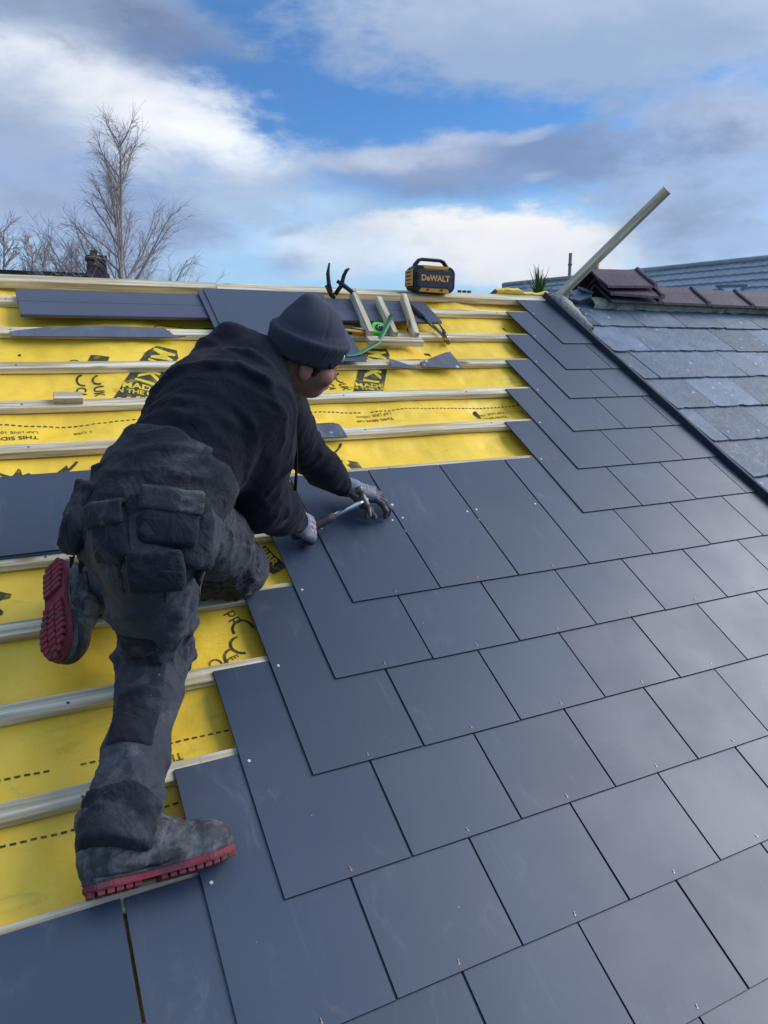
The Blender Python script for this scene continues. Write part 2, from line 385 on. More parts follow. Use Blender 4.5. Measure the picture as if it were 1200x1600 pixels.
def banner(cu_, cv_):                             # the long tag-shaped block with its knocked out words
    ax = lambda d: cu_ + .55 * d                  # the block leans: its centre line moves .55 across per metre up
    sk = lambda x, d: (ax(d) + x, cv_ + d)
    ppoly([sk(-.072, -.25), sk(.072, -.27), sk(.072, .09), sk(.045, .15), sk(-.045, .17), sk(-.072, .12)], 0, 0, 0)
    for ch, d, sz in (('M', .105, .115), ('A', .035, .10), ('K', -.045, .10), ('I', -.092, .095)):
        ptext(ch, sz, ax(d), cv_ + d, -112, mt=M_ink2, off=.0024, bold=.004, xs=.9)
    ptext('MADE', .044, ax(-.128), cv_ - .128, -14, mt=M_ink2, off=.0024, bold=.0014, xs=1.1)
    ptext('IN THE UK', .034, ax(-.160), cv_ - .160, -14, mt=M_ink2, off=.0024, bold=.001)
    for k in range(4):
        ppoly([sk(-.066 + k * .034, -.245), sk(-.052 + k * .034, -.245), sk(-.044 + k * .034, -.190), sk(-.058 + k * .034, -.190)], 0, 0, 0, mt=M_ink2, off=.0024)
banner(.655, 1.33); banner(-.315, 1.33)
for (u, v) in ((.44, 1.207), (-.555, 1.207)):
    ptext('UK', .05, u + .02, v - .012, BA - 75, bold=.001); ptext('CA', .05, u - .04, v - .005, BA - 75, bold=.001)
    parc(u - .02, v + .062, .022, .008, 100, 270); parc(u + .035, v + .055, .022, .008, 100, 270)
ppoly([(-.05, -.03), (.02, -.03), (.02, .03), (-.05, .03)], -.49, 1.40, BA); ptext('CE', .06, -.60, 1.37, BA - 80)
for (u, v) in ((.50, .945), (1.07, .93), (-.85, .93), (-.30, .96)):
    ptext('THIS SIDE UP', .030, u, v, 180 + 2, bold=.0004); ptext('LAP LINE 100mm', .022, u + .01, v + .036, 182)
ptext('1 US8', .026, -.62, .955, 182); ptext('1 US8', .022, .21, .965, 182)
ppoly([(-.085, -.05), (.075, -.05), (.095, .0), (.075, .045), (-.085, .045)], .225, .668, -24); ptext('R', .11, .24, .668, -24, mt=M_ink2, off=.0024, bold=.004, xs=1.3)
parc(.16, .83, .10, .008, 200, 340, membrane, 1.3); parc(-.80, .85, .12, .008, 200, 330, membrane, 1.3)
parc(-.02, 1.60, .06, .016, -60, 110); parc(-.17, 1.60, .09, .006, 20, 150)
ptext('Ma', .06, -.82, .735, -30, bold=.001); ppoly([(-.08, -.05), (.05, -.05), (-.02, .06)], -.70, .715, -25)
ptext('pp', .05, -.335, .035, -70); parc(-.325, -.01, .025, .008, 0, 200)
parc(-.345, -.064, .026, .008, 95, 275); parc(-.372, -.103, .026, .008, 95, 275); ptext('E', .03, -.376, -.103, -70); ptext('UK', .05, -.385, -.135, -60); ptext('CA', .05, -.425, -.128, -60)
ppoly([(-.05, -.035), (.05, -.035), (.05, .035), (-.05, .035)], -.17, .245, -60); ptext('BBR', .038, -.165, .262, -62, mt=M_ink2, off=.0024, bold=.001)
ppoly([(-.045, -.03), (.045, -.03), (0, .05)], -.628, -.535, 170); ppoly([(-.025, -.016), (.025, -.016), (0, .028)], -.628, -.535, 170, mt=M_ink2, off=.0024)
ptext('THIS', .03, -.60, -.355, 182); ptext('LAP', .022, -.60, -.385, 182)
ptext('MAKI', .12, -.985, .13, -110, bold=.002)
ppoly([(-.04, -.02), (.03, -.02), (.03, .02), (-.04, .02)], -.53, -.69, BA)
for v, us in ((1.0, (-1.6, 1.9)), (-.315, (-2.0, -.3)), (-.466, (-2.0, -.5))):      # dashed lap lines
    b = BM(); u = us[0]
    while u < us[1]:
        if mnoise.noise((u * 3, v, 0)) > -.42:
            vv = v + .006 * mnoise.noise((u * 2.2, v, 0)); b.faces.new([b.verts.new(p) for p in ((u, vv, 0), (u + .012, vv, 0), (u + .012, vv + .005, 0), (u, vv + .005, 0))])
        u += .0195
    flat_print(b, upper if v > LAP else membrane)

# ---------------------------------------------------------------- battens
def batten_bm(L, wd=.046, th=.025, bow=.002):
    b = BM(); n = 6; rings = []
    for i in range(n + 1):
        x = -L / 2 + L * i / n; dy = bow * mnoise.noise((x, L, wd)); c = .0018
        prof = [(-wd / 2 + c, 0), (wd / 2 - c, 0), (wd / 2, c), (wd / 2, th - c), (wd / 2 - c, th), (-wd / 2 + c, th), (-wd / 2, th - c), (-wd / 2, c)]
        rings.append([b.verts.new((x, y + dy, z)) for y, z in prof])
    for a, c_ in zip(rings, rings[1:]):
        for k in range(8): b.faces.new((a[k], c_[k], c_[(k + 1) % 8], a[(k + 1) % 8]))
    b.faces.new(rings[0]); b.faces.new(rings[-1][::-1]); bmesh.ops.recalc_face_normals(b, faces=b.faces[:])
    return b
b = BM(); bmesh.ops.create_cone(b, segments=8, radius1=.0038, radius2=.0034, depth=.0012, cap_ends=True, matrix=Matrix.Translation((0, 0, .0006)))
ME_BN = bpy.data.meshes.new('nail'); b.to_mesh(ME_BN); b.free(); ME_BN.materials.append(M_dullsteel)
joints = {3: .20, 5: .36, 4: .17, 2: -1.4, 1: -1.9, 6: -1.5, -3: -1.7, 0: -2.2}
for k in range(-13, 8):
    v = (k + .5) * G - .02 + .004 * mnoise.noise((k * 1.7, 0, 0)); segs = [(-3.4, UV - .01)]
    if k in joints: segs = [(-3.4, joints[k] - .001), (joints[k] + .001, UV - .01)]
    for a, c in segs:
        o = link('batten', batten_bm(c - a), M_wood, roof); bo_ = o
        for ru in np.arange(-5, 5.5, .6):
            if a + .03 < ru < c - .03: n_ = link('nail', ME_BN, None, o); n_.location = (ru - (a + c) / 2, random.uniform(-.008, .008), .0250)
        o.location = ((a + c) / 2, v, 0); o.rotation_euler = (0, 0, R(random.uniform(-.12, .12)))
for a, c in ((-3.4, .10), (.102, UV)):
    o = link('ridge_batten', batten_bm(c - a, .06, .034), M_wood, roof); o.location = ((a + c) / 2, VR - .005, 0.0)
    tag(o, 'pale ridge batten running along the top of the bare roof')

# ---------------------------------------------------------------- new slates
slope = math.atan(ST / G); LIFT = .025 + SL * ST / G + .0012
def slate_mesh(wd, ln):
    b = BM(); box(b, (wd / 2, ln / 2, ST / 2), (wd, ln, ST), bev=.0006)
    for f in b.faces:
        if abs(f.normal.z) < .8: f.material_index = 1
    me = bpy.data.meshes.new('slate'); b.to_mesh(me); b.free(); me.materials.append(M_slate); me.materials.append(M_slate_edge); return me
ME_S = slate_mesh(W - .0045, SL)
def rivet_mesh():
    b = BM(); box(b, (0, 0, .0012), (.0018, .0095, .0012), bev=.0004); bmesh.ops.create_cone(b, segments=8, radius1=.003, radius2=.002, depth=.001, cap_ends=True, matrix=Matrix.Translation((0, -.004, .0005)))
    me = bpy.data.meshes.new('rivet'); b.to_mesh(me); b.free(); me.materials.append(M_copper); return me
ME_R = rivet_mesh()
b = BM(); bmesh.ops.create_cone(b, segments=10, radius1=.0042, radius2=.0034, depth=.0012, cap_ends=True, matrix=Matrix.Translation((0, 0, .0006)))
ME_N = bpy.data.meshes.new('nail'); b.to_mesh(ME_N); b.free(); ME_N.materials.append(M_nail)
FIRST = {0: 0, -1: -.5, -2: -1, -3: -1.5, -4: -2, 1: 3.5, 2: 4, 3: 4.5, 4: 5, 5: 5.5, 6: 6}
for k in range(-12, 7):
    u = FIRST.get(k, -9 + (.5 if k % 2 else 0)); first = k in FIRST
    while u * W < UV - .03:
        x0 = u * W + .002; wd = min(W - .0045, UV - .004 - x0); ln = SL if k < 6 else min(SL, VR - k * G - .01)
        if wd > .03:
            me = ME_S if (wd > W - .0046 and ln == SL) else slate_mesh(wd, ln)
            o = link('slate', me, None, roof); o.location = (x0 + random.uniform(-.0006, .0006), k * G + random.uniform(-.0012, .0012), LIFT)
            o.rotation_euler = (-slope, 0, R(random.uniform(-.12, .12)))
            if wd > .15:
                r = link('rivet', ME_R, None, o); r.location = (W / 2 + random.uniform(-.004, .004), .018, ST); r.rotation_euler = (0, 0, random.uniform(-.9, .9) if random.random() < .3 else random.uniform(-.25, .25))
            if first:
                n = link('nail', ME_N, None, o); n.location = (.018, .329 + random.uniform(-.003, .003), ST)
                if k == 0 and u in (0, 1, 2):
                    n = link('nail', ME_N, None, o); n.location = (W - .024, .326, ST)
                if k == 0 and u in (0, 1):
                    r = link('rivet', ME_R, None, o); r.location = (W - .004, .27 + .01 * u, ST); r.rotation_euler = (0, 0, .8)
            elif k == 0 and u in (1, 2):
                pass
        first = first and k == 0 and u < 2; u += 1
# ---------------------------------------------------------------- verge and the old neighbouring roof
b = BM(); n = 40; rings = []
for i in range(n + 1):
    v = -3.2 + (2.018 + 3.2) * i / n; q = .003 * mnoise.noise((v * 3, 1, 0))
    rings.append([b.verts.new(p) for p in ((UV + .001, v, .030), (UV + .002 + q, v, .064 + q), (UV + .005 + q, v, .067 + q), (UV + .034 + q, v, .060), (UV + .046, v, .02))])
for a, c in zip(rings, rings[1:]):
    for k in range(4): b.faces.new((a[k], a[k + 1], c[k + 1], c[k]))
b.faces.new(rings[0]); b.faces.new(rings[-1][::-1]); bmesh.ops.recalc_face_normals(b, faces=b.faces[:])
link('verge_trim', b, M_lead, roof)

old = empty('house_roof', ROOF, 'older neighbouring roof of weathered blue grey slates beyond the dark verge strip', 'roof')
b = BM(); prism(b, [(UV + .05, -3.2), (8.5, -3.2), (8.5, 1.99), (UV + .05, 1.99)], -.03, .02); link('roof_boarding', b, M_deck, old)
OW, OG, OL, OT = .343, .2675, .57, .0075
def old_mesh(wd, ln, seed):
    b = BM(); rs = random.Random(seed); n = 9; m_ = 6; bot = []; per = []
    j = lambda a: rs.uniform(-a, a)
    pts = [(wd * i / n + (j(.002) if 0 < i < n else 0), j(.0018) + (rs.random() < .06) * rs.uniform(.004, .010)) for i in range(n + 1)]
    pts[0] = (rs.uniform(0, .004), rs.choice([0, 0, .004, .009])); pts[-1] = (wd - rs.uniform(0, .005), rs.choice([0, 0, .003, .008]))
    pts += [(wd + j(.0015), ln * i / m_) for i in range(1, m_ + 1)] + [(j(.0015), ln * i / m_) for i in range(m_, 0, -1)]
    prism(b, pts, 0, OT * rs.uniform(.8, 1.3))
    me = bpy.data.meshes.new('slate'); b.to_mesh(me); b.free(); me.materials.append(M_old); return me
OM = [old_mesh(OW - .004, OL, i) for i in range(9)]
osl = math.atan(OT * 1.25 / OG)
for k in range(-8, 2):
    v = 1.66 + k * OG * 1.0; ol_ = min(OL, 1.985 - v); off = 2.205 if k % 2 == 0 else 2.375
    us = [(UV + .056, off - UV - .056)] + [(off + i * OW, OW) for i in range(19)]
    for i, (u, wd) in enumerate(us):
        if wd < .05: continue
        me = OM[(i * 5 + k * 3 + random.randrange(3)) % 9] if wd > OW - .01 and ol_ == OL else old_mesh(wd - .004, ol_, k * 31 + i)
        o = link('slate', me, None, old); o.location = (u + random.uniform(-.002, .002), v + random.uniform(-.004, .004), .044 + random.uniform(0, .002) + (0 if k < 1 else -.0))
        o.rotation_euler = (-osl + R(random.uniform(-.1, .15)), R(random.uniform(-.12, .12)), R(random.uniform(-.35, .35)))
def lump_strip(name, u0, u1, v0, v1, h0, h1, par, mt, amp=.008, freq=18):
    b = BM(); n = int((u1 - u0) / .012) + 2; prof = [(v0, h0), (v0 + .003, h0 + (h1 - h0) * .6), (v0 + (v1 - v0) * .35, h1), (v1, h1 + .004)]; rs = []
    for i in range(n + 1):
        u = u0 + (u1 - u0) * i / n
        rs.append([b.verts.new((u, p + amp * mnoise.noise((u * freq, q * 3, v0)), h + amp * .7 * mnoise.noise((u * freq, q * 5 + 9, v0 * 3)))) for q, (p, h) in enumerate(prof)])
    for a, c in zip(rs, rs[1:]):
        for q in range(3): b.faces.new((a[q], c[q], c[q + 1], a[q + 1]))
    return link(name, b, mt, par, True)
lump_strip('mortar_bedding', 2.30, 8.4, 1.86, 1.925, .05, .088, old, M_mortar)
b = BM(); n = 30; rs_ = []
for i in range(n + 1):
    v = 1.60 + .40 * i / n; wv = .07 * i / n + .015
    rs_.append([b.verts.new((UV + .050 + x + .004 * mnoise.noise((v * 20, x * 40, 2)), v, h + .005 * mnoise.noise((v * 22, x * 60, 8)))) for x, h in ((0, .05), (.004, .072), (wv * .5, .078), (wv, .070), (wv + .006, .05))])
for a, c in zip(rs_, rs_[1:]):
    for k in range(4): b.faces.new((a[k], a[k + 1], c[k + 1], c[k]))
link('mortar_fillet', b, M_mortar, old, True)

def ridge_tile_mesh(L=.415, seed=0):
    b = BM(); rs = random.Random(seed); th = .014; A_ = R(34); wl = .175
    def sect(x, s, t, jit=0):
        out = []; pr = []
        for q in np.linspace(-1, 1, 9):
            a = abs(q); y = math.copysign(wl * a * math.cos(A_), q) ; z = -wl * a * math.sin(A_) + (.006 if a < .1 else 0)
            pr.append((x, y, z + s))
        for (x_, y, z) in pr: out.append(b.verts.new((x_ + jit * rs.uniform(-1, 1), y * (1 + s * .8), z)))
        for (x_, y, z) in pr[::-1]: out.append(b.verts.new((x_ + jit * rs.uniform(-1, 1), y * (1 + s * .8), z - t)))
        return out
    xs = [(0, 0, th, .004), (.02, 0, th, 0), (L * .5, 0, th, 0), (L - .036, 0, th, 0), (L - .034, .013, th + .013, 0), (L - .018, .018, th + .018, 0), (L - .002, .013, th + .013, 0), (L, .006, th + .006, 0)]
    rings = [sect(x, s, t, jt) for x, s, t, jt in xs]; m_ = len(rings[0])
    for a, c in zip(rings, rings[1:]):
        for k in range(m_): b.faces.new((a[k], a[(k + 1) % m_], c[(k + 1) % m_], c[k]))
    for e in (rings[0], rings[-1]):
        h = m_ // 2
        for k in range(h - 1): b.faces.new((e[k], e[k + 1], e[m_ - 2 - k], e[m_ - 1 - k]))
    bmesh.ops.recalc_face_normals(b, faces=b.faces[:])
    me = bpy.data.meshes.new('ridge_tile'); b.to_mesh(me); b.free(); me.materials.append(M_ridge); return me
RT = ridge_tile_mesh()
apex = RP(0, 2.016, .128)
for i in range(13):
    o = link('ridge_tile', RT, None, old); o.parent = None
    M = Matrix.Translation((2.385 + i * .418 + .0, apex.y, apex.z + random.uniform(-.003, .003))) @ Matrix.Rotation(R(random.uniform(-.6, .6)), 4, 'Z')
    o.matrix_world = M; o.parent = old; o.matrix_parent_inverse = ROOF.inverted()
for x, z, rz, ry, lab in ((2.375, .040, -3, 1.5, 'lower of the two loose purple brown ridge tiles stacked on the old ridge'), (2.33, .080, 2.5, -2.0, 'topmost loose ridge tile of the stack beside the leaning batten')):
    o = link('ridge_tile', RT, None); o.matrix_world = Matrix.Translation((x, apex.y - .012, apex.z + z)) @ Matrix.Rotation(R(rz), 4, 'Z') @ Matrix.Rotation(R(ry), 4, 'Y')
    tag(o, lab, 'ridge tile', 'loose ridge tiles')
def shard(seed, s):
    b = BM(); rs = random.Random(seed); n = 9
    pts = [(math.cos(2 * math.pi * i / n) * s * rs.uniform(.6, 1), math.sin(2 * math.pi * i / n) * s * .65 * rs.uniform(.6, 1)) for i in range(n)]
    prism(b, pts, 0, .012); return b
for i, (u, v, h, s, rx, ry, lab) in enumerate(((2.24, 1.95, .085, .085, 18, -12, 'broken grey slate shard lowest in the rubble at the foot of the leaning batten'), (2.29, 1.97, .105, .08, -8, 16, 'middle broken slate shard jammed under the loose ridge tiles'), (2.20, 1.98, .075, .06, 25, 20, 'small broken shard nearest the foot of the leaning batten'))):
    o = link('slate_shard', shard(i, s), [M_old, M_mortar][i == 2]); o.matrix_world = frame(u, v, h, R(20 * i), R(rx), R(ry)); tag(o, lab, 'broken slate')

# yellow membrane folded over the ridge beside the batten
b = BM(); n = 40; rr_ = []
for i in range(n + 1):
    u = 1.72 + .37 * i / n; hh = .006 + .012 * math.sin(i * .16) + .008 * mnoise.noise((u * 20, 3, 0))
    rr_.append([b.verts.new((u, VR + .034, .02)), b.verts.new((u, VR + .026 + .01 * mnoise.noise((u * 15, 0, 0)), .045 + hh)), b.verts.new((u, VR + .055, .043 + hh)), b.verts.new((u, VR + .09, .0))])
for a, c in zip(rr_, rr_[1:]):
    for k in range(3): b.faces.new((a[k], c[k], c[k + 1], a[k + 1]))
link('membrane_flap', b, M_mem, roof, True)

# ---------------------------------------------------------------- things lying on the roof
CAM = RP(-0.89833148, -1.29751576, 1.66696822)
def far(az, el, d):                               # point at horizontal distance d
    return CAM + Vector((math.sin(R(az)) * d, math.cos(R(az)) * d, math.tan(R(el)) * d))
# the long batten leaning over the verge
p0 = RP(2.125, 2.00, .055); p1 = far(46.35, 10.45, 4.55)
o = link('batten', batten_bm((p1 - p0).length, .05, .028), M_wood)
x = (p1 - p0).normalized(); y = Vector((0, 1, 0)).cross(x).cross(x) * -1; y = (Vector((.3, -1, .2)) - x * Vector((.3, -1, .2)).dot(x)).normalized(); z = x.cross(y)
o.matrix_world = Matrix.Translation((p0 + p1) / 2) @ Matrix((x, y, z)).transposed().to_4x4()
tag(o, 'long pale timber batten leaning up against the sky from the top of the verge', 'timber batten')
# two long dark boards below the ridge
for i, (v0, v1, lab) in enumerate(((1.790, 1.895, 'upper of two long dark grey boards lying below the ridge'), (1.680, 1.787, 'lower of two long dark grey boards lying below the ridge'))):
    b = BM(); box(b, (0, 0, .0075), (1.935, v1 - v0, .015), bev=.002)
    o = link('trim_board', b, M_graph); o.matrix_world = frame(.207 + .002 * i, (v0 + v1) / 2, .027 + .001 * i, R(.15)); tag(o, lab, 'board', 'long dark grey boards')
def loose(wd, ln, u, v, h, rz, lab, rx=0, ry=0, name='loose_slate', mt=None, group=None, cat='slate'):
    b = BM(); box(b, (wd / 2, ln / 2, ST / 2), (wd, ln, ST), bev=.0006); o = link(name, b, mt or M_slate); o.matrix_world = frame(u, v, h, R(rz), R(rx), R(ry)); tag(o, lab, cat, group); return o
g_ = 'large slates piled below the ridge'
loose(.58, .62, .005, 1.305, .0545, -1.2, 'topmost large square slate of the pile behind the man in the beanie', group=g_)
loose(.58, .60, -.018, 1.31, .049, -.6, 'middle large slate in the pile behind the man in the beanie', group=g_)
loose(.58, .60, -.002, 1.318, .0435, -.2, 'lowest large slate in the pile behind the man in the beanie', group=g_)
loose(.62, .34, -1.17, .352, .0315, .8, 'large dark slate lying on the battens left of the man, top one', group='slates left of the man')
loose(.62, .34, -1.175, .349, .0262, .4, 'large dark slate lying on the battens left of the man, underneath', group='slates left of the man')
def cutslate(pts, u, v, h, rz, lab, rx=0):
    b = BM(); prism(b, pts, 0, .0055); o = link('cut_slate', b, M_oldcut); o.matrix_world = frame(u, v, h, R(rz), R(rx)); tag(o, lab, 'cut slate')
M_oldcut = mat('dusty slate offcut', lin(88, 94, 110), .55, .5, var=.12, vscale=9, bump=.001, extra=old_extra)
cutslate([(0, 0), (.60, 0), (.66, .012), (.61, .018), (.58, .07), (.35, .078), (.12, .062), (.05, .045), (-.005, .03)], -.80, 1.535, .024, 0, 'long ragged dusty slate strip lying along the batten at left', 3)
cutslate([(0, 0), (.165, 0), (.16, .075), (.135, .088), (.0, .085)], .14, .805, .026, 0, 'small dusty slate offcut behind the drawstring of the hood', 2)
cutslate([(0, 0), (.15, -.01), (.01, .06)], .71, 1.288, .026, -3, 'thin triangular slate sliver beside the printed banner', 8)
cutslate([(0, 0), (.215, -.012), (.19, .095), (.16, .09), (.0, .03)], .87, 1.288, .026, 0, 'wedge shaped slate offcut propped against the batten at centre', 14)
b = BM(); box(b, (0, 0, .0125), (.095, .04, .025), bev=.001)
o = link('batten_offcut', b, M_wood); o.matrix_world = frame(-.652, 1.095, .002 + .0, R(-2), 0, 0); o.location += ROT @ Vector((0, .005, .024)); tag(o, 'short offcut of batten sitting on a batten at far left', 'timber offcut')

# comb shaped frame of offcuts
cf_ = empty('timber_frame', frame(.70, 1.50, .026, R(-2)), 'small comb shaped frame of three short timbers nailed to a rail, below the ridge', 'timber frame')
def stick(par, name, a, c, wd, th):
    a = Vector(a); c = Vector(c); o = link(name, batten_bm((c - a).length, wd, th, 0), M_wood, par); d = c - a
    o.location = (a + c) / 2; o.rotation_euler = (0, -math.asin(d.z / d.length), math.atan2(d.y, d.x)); return o
stick(cf_, 'rail', (-.02, 0, 0), (.265, 0, 0), .045, .026)
for x0, x1, y1 in ((0, .055, .43), (.125, .17, .36), (.238, .33, .41)): stick(cf_, 'upright', (x0, .023, .0), (x1, y1, .008), .026, .05)

# tape measure
tm = empty('tape_measure', frame(.775, 1.60, .028, R(-15), R(25)), 'lime green tape measure resting inside the timber frame', 'tape measure')
b = BM(); prism(b, [(-.032, -.02), (-.02, -.032), (.025, -.032), (.034, -.02), (.034, .018), (.018, .034), (-.02, .034), (-.034, .018)], 0, .034)
bmesh.ops.bevel(b, geom=b.edges[:], offset=.003, segments=2, affect='EDGES'); link('case', b, M_green, tm)
b = BM(); bmesh.ops.create_cone(b, segments=20, radius1=.020, radius2=.019, depth=.003, cap_ends=True, matrix=Matrix.Translation((0, 0, .036))); link('face_disc', b, M_black, tm)
b = BM(); tube(b, [(-.008, -.006, .039), (-.002, .010, .0395), (.010, .008, .039)], .0022, 6); link('logo_mark', b, M_nail, tm)
b = BM(); box(b, (.02, -.038, .008), (.025, .012, .012), bev=.002); link('blade_lip', b, M_rubber, tm)
# green strap
b = BM(); pts = [(.872, 1.668, .085), (.80, 1.57, .075), (.72, 1.47, .045), (.64, 1.39, .070), (.56, 1.34, .066), (.50, 1.33, .062)]
rs_ = []
for i, (u, v, h) in enumerate(pts): rs_.append([b.verts.new((u - .009, v + .006, h)), b.verts.new((u + .009, v - .006, h + .002)), b.verts.new((u + .009, v - .006, h + .0005)), b.verts.new((u - .009, v + .006, h - .0015))])
for a, c in zip(rs_, rs_[1:]):
    for k in range(4): b.faces.new((a[k], a[(k + 1) % 4], c[(k + 1) % 4], c[k]))
b.faces.new(rs_[0]); b.faces.new(rs_[-1][::-1])
o = link('strap', b, M_strap, None, True); o.matrix_world = ROOF; tag(o, 'green plastic strap trailing from the timber frame over the big slate', 'strap')
# knife
kn = empty('utility_knife', frame(.630, 1.595, .030, R(-8), R(20)), 'black and yellow utility knife lying left of the timber frame', 'knife')
b = BM(); prism(b, [(-.075, -.012), (-.05, -.020), (.06, -.018), (.078, -.004), (.06, .006), (0, .022), (-.055, .020), (-.078, .006)], 0, .022)
bmesh.ops.bevel(b, geom=b.edges[:], offset=.003, segments=2, affect='EDGES'); link('handle', b, M_black, kn)
b = BM(); prism(b, [(-.072, -.014), (.05, -.022), (.066, -.016), (.05, -.008), (-.05, -.006)], .001, .026); link('grip_inlay', b, M_yplastic, kn)
b = BM(); prism(b, [(.0, .004), (.07, -.004), (.05, .008)], .021, .025); link('blade', b, M_steel, kn)

def hammer(M, lab, L=.34, claw=True):
    t = empty('hammer', M, lab, 'hammer')          # local x from grip end to head
    b = BM(); tube(b, [(0, 0, 0), (.01, 0, 0), (.06, 0, 0), (.13, 0, 0), (.155, 0, 0), (.16, 0, 0)], [.010, .0145, .0155, .014, .016, .011], 12)
    for v in b.verts: v.co.z *= 1.15
    link('grip', b, M_rubber, t, True)
    b = BM(); tube(b, [(.155, 0, 0), (L - .02, 0, 0), (L + .012, 0, 0)], [.0085, .0085, .0095], 14); link('shaft', b, M_steel, t, True)
    b = BM(); tube(b, [(L, 0, -.052), (L, 0, -.048), (L, 0, -.030), (L, 0, -.026), (L, 0, -.014), (L, 0, .014), (L, 0, .03)], [.012, .0145, .0145, .010, .012, .014, .010], 14)
    s_ = 1 if claw else .45
    tube(b, [(L, .006, .025), (L - .004, .010, .03 + .02 * s_), (L - .018 * s_, .013, .03 + .045 * s_), (L - .036 * s_, .014, .03 + .062 * s_)], [.009, .007, .005, .002], 8)
    tube(b, [(L, -.006, .025), (L - .004, -.010, .03 + .02 * s_), (L - .018 * s_, -.013, .03 + .045 * s_), (L - .036 * s_, -.014, .03 + .062 * s_)], [.009, .007, .005, .002], 8)
    link('head', b, M_dullsteel, t, True); return t
def aim(p, q, upv):                               # frame with x from p to q
    x = (q - p).normalized(); z = (upv - x * upv.dot(x)).normalized(); y = z.cross(x)
    return Matrix.Translation(p) @ Matrix((x, y, z)).transposed().to_4x4()
hammer(aim(RP(1.045, 1.868, .050), RP(1.118, 1.535, .042), RP(.8, 1.6, .3) - RP(1.1, 1.7, .0)), 'hammer with dark grip lying below the ridge right of the timber frame')

# snips standing on the boards
sn = empty('tin_snips', frame(.660, 1.93, .03), 'open pair of dark slate cutters standing against the ridge with handles up', 'snips')
def q(pts, r, nm, mt, sg=8):
    b = BM(); tube(b, pts, r, sg); link(nm, b, mt, sn, True)
Wd = lambda x, z, y=0: inv_sn @ (ROT_sn @ Vector((x, y, z)) + sn_o)
sn_o = RP(.660, 1.93, .045); inv_sn = sn.matrix_world.inverted(); ROT_sn = Matrix.Rotation(R(-25), 3, 'Z')
q([Wd(0.0, 0.0), Wd(-.012, .05), Wd(-.016, .10), Wd(-.008, .150)], [.010, .011, .010, .005], 'handle', M_black)
q([Wd(.018, .0), Wd(.05, .045), Wd(.062, .09), Wd(.075, .115), Wd(.090, .125)], [.011, .011, .010, .009, .005], 'handle', M_black)
q([Wd(-.025, .045), Wd(0.0, .0), Wd(.015, -.02)], [.010, .014, .010], 'pivot_arm', M_black)
q([Wd(.028, .065), Wd(.06, .045), Wd(.10, .015), Wd(.13, -.005)], [.009, .012, .011, .008], 'blade', M_lead)

# portable speaker on the ridge
rz0 = RP(0, VR, .034)
sp = empty('portable_speaker', Matrix.Translation((1.262, rz0.y - .010, rz0.z)) @ Matrix.Rotation(R(-4), 4, 'Z') @ Matrix.Rotation(R(1.5), 4, 'Y') @ Matrix.Scale(.9, 4), 'black and yellow portable site speaker standing on the ridge', 'speaker')
def fr(pts, y0, y1, mt, nm, bev=.004):            # outline in x, z extruded in y (front is -y)
    b = BM(); prism(b, pts, 0, 1)
    for v in b.verts: v.co = Vector((v.co.x, y0 + (y1 - y0) * v.co.z, v.co.y))
    if bev: bmesh.ops.bevel(b, geom=b.edges[:], offset=bev, segments=2, affect='EDGES')
    bmesh.ops.recalc_face_normals(b, faces=b.faces[:]); return link(nm, b, mt, sp)
def octo(w_, h_, c_, cz=.075): return [(-w_, cz - h_ + c_), (-w_ + c_, cz - h_), (w_ - c_, cz - h_), (w_, cz - h_ + c_), (w_, cz + h_ - c_), (w_ - c_, cz + h_), (-w_ + c_, cz + h_), (-w_, cz + h_ - c_)]
fr(octo(.138, .075, .026), -.055, .055, M_black, 'body', .006)
fr([(-.10, .0), (.10, .0), (.088, .026), (-.088, .026)], -.060, -.04, M_yplastic, 'lower_bumper', .003)
fr([(-.085, .151), (.095, .151), (.082, .130), (-.07, .130)], -.059, -.03, M_yplastic, 'upper_bumper', .003)
fr(octo(.115, .053, .018, .076), -.064, -.050, M_dullsteel, 'grille_surround', .003)
fr(octo(.111, .049, .017, .076), -.067, -.05, mat('speaker grille', lin(34, 42, 62), .6, .4, bump=.002, bscale=400), 'grille', .002)
b = BM(); prism(b, [(-.045, -.05), (.045, -.05), (.045, .05), (-.045, .05)], 0, .004); bmesh.ops.transform(b, matrix=Matrix.Translation((-.139, 0, .078)) @ Matrix.Rotation(R(-90), 4, 'Y'), verts=b.verts)
link('side_grille', b, M_yplastic, sp)
for k in range(4):
    b = BM(); box(b, (-.1435, 0, .045 + k * .022), (.003, .07, .006)); link('grille_slot', b, M_black, sp)
b = text_bm('DeWALT', .046, .0020, 1.0); bmesh.ops.transform(b, matrix=Matrix.Translation((0, -.0688, .078)) @ Matrix.Rotation(R(90), 4, 'X'), verts=b.verts); link('lettering', b, mat('speaker lettering', lin(214, 158, 96), .5, .3), sp)
b = BM(); tube(b, [(-.112, 0, .125), (-.104, 0, .155), (-.082, 0, .182), (-.062, 0, .189), (.062, 0, .189), (.082, 0, .182), (.104, 0, .155), (.112, 0, .125)], [.013, .012, .011, .010, .010, .011, .012, .013], 10)
for v in b.verts: v.co.y *= 1.6
link('handle', b, M_black, sp, True)
for sx in (-1, 1):
    b = BM(); tube(b, [(sx * .045, -.058, .013), (sx * .045, -.066, .013)], .006, 8); link('screw', b, M_black, sp)

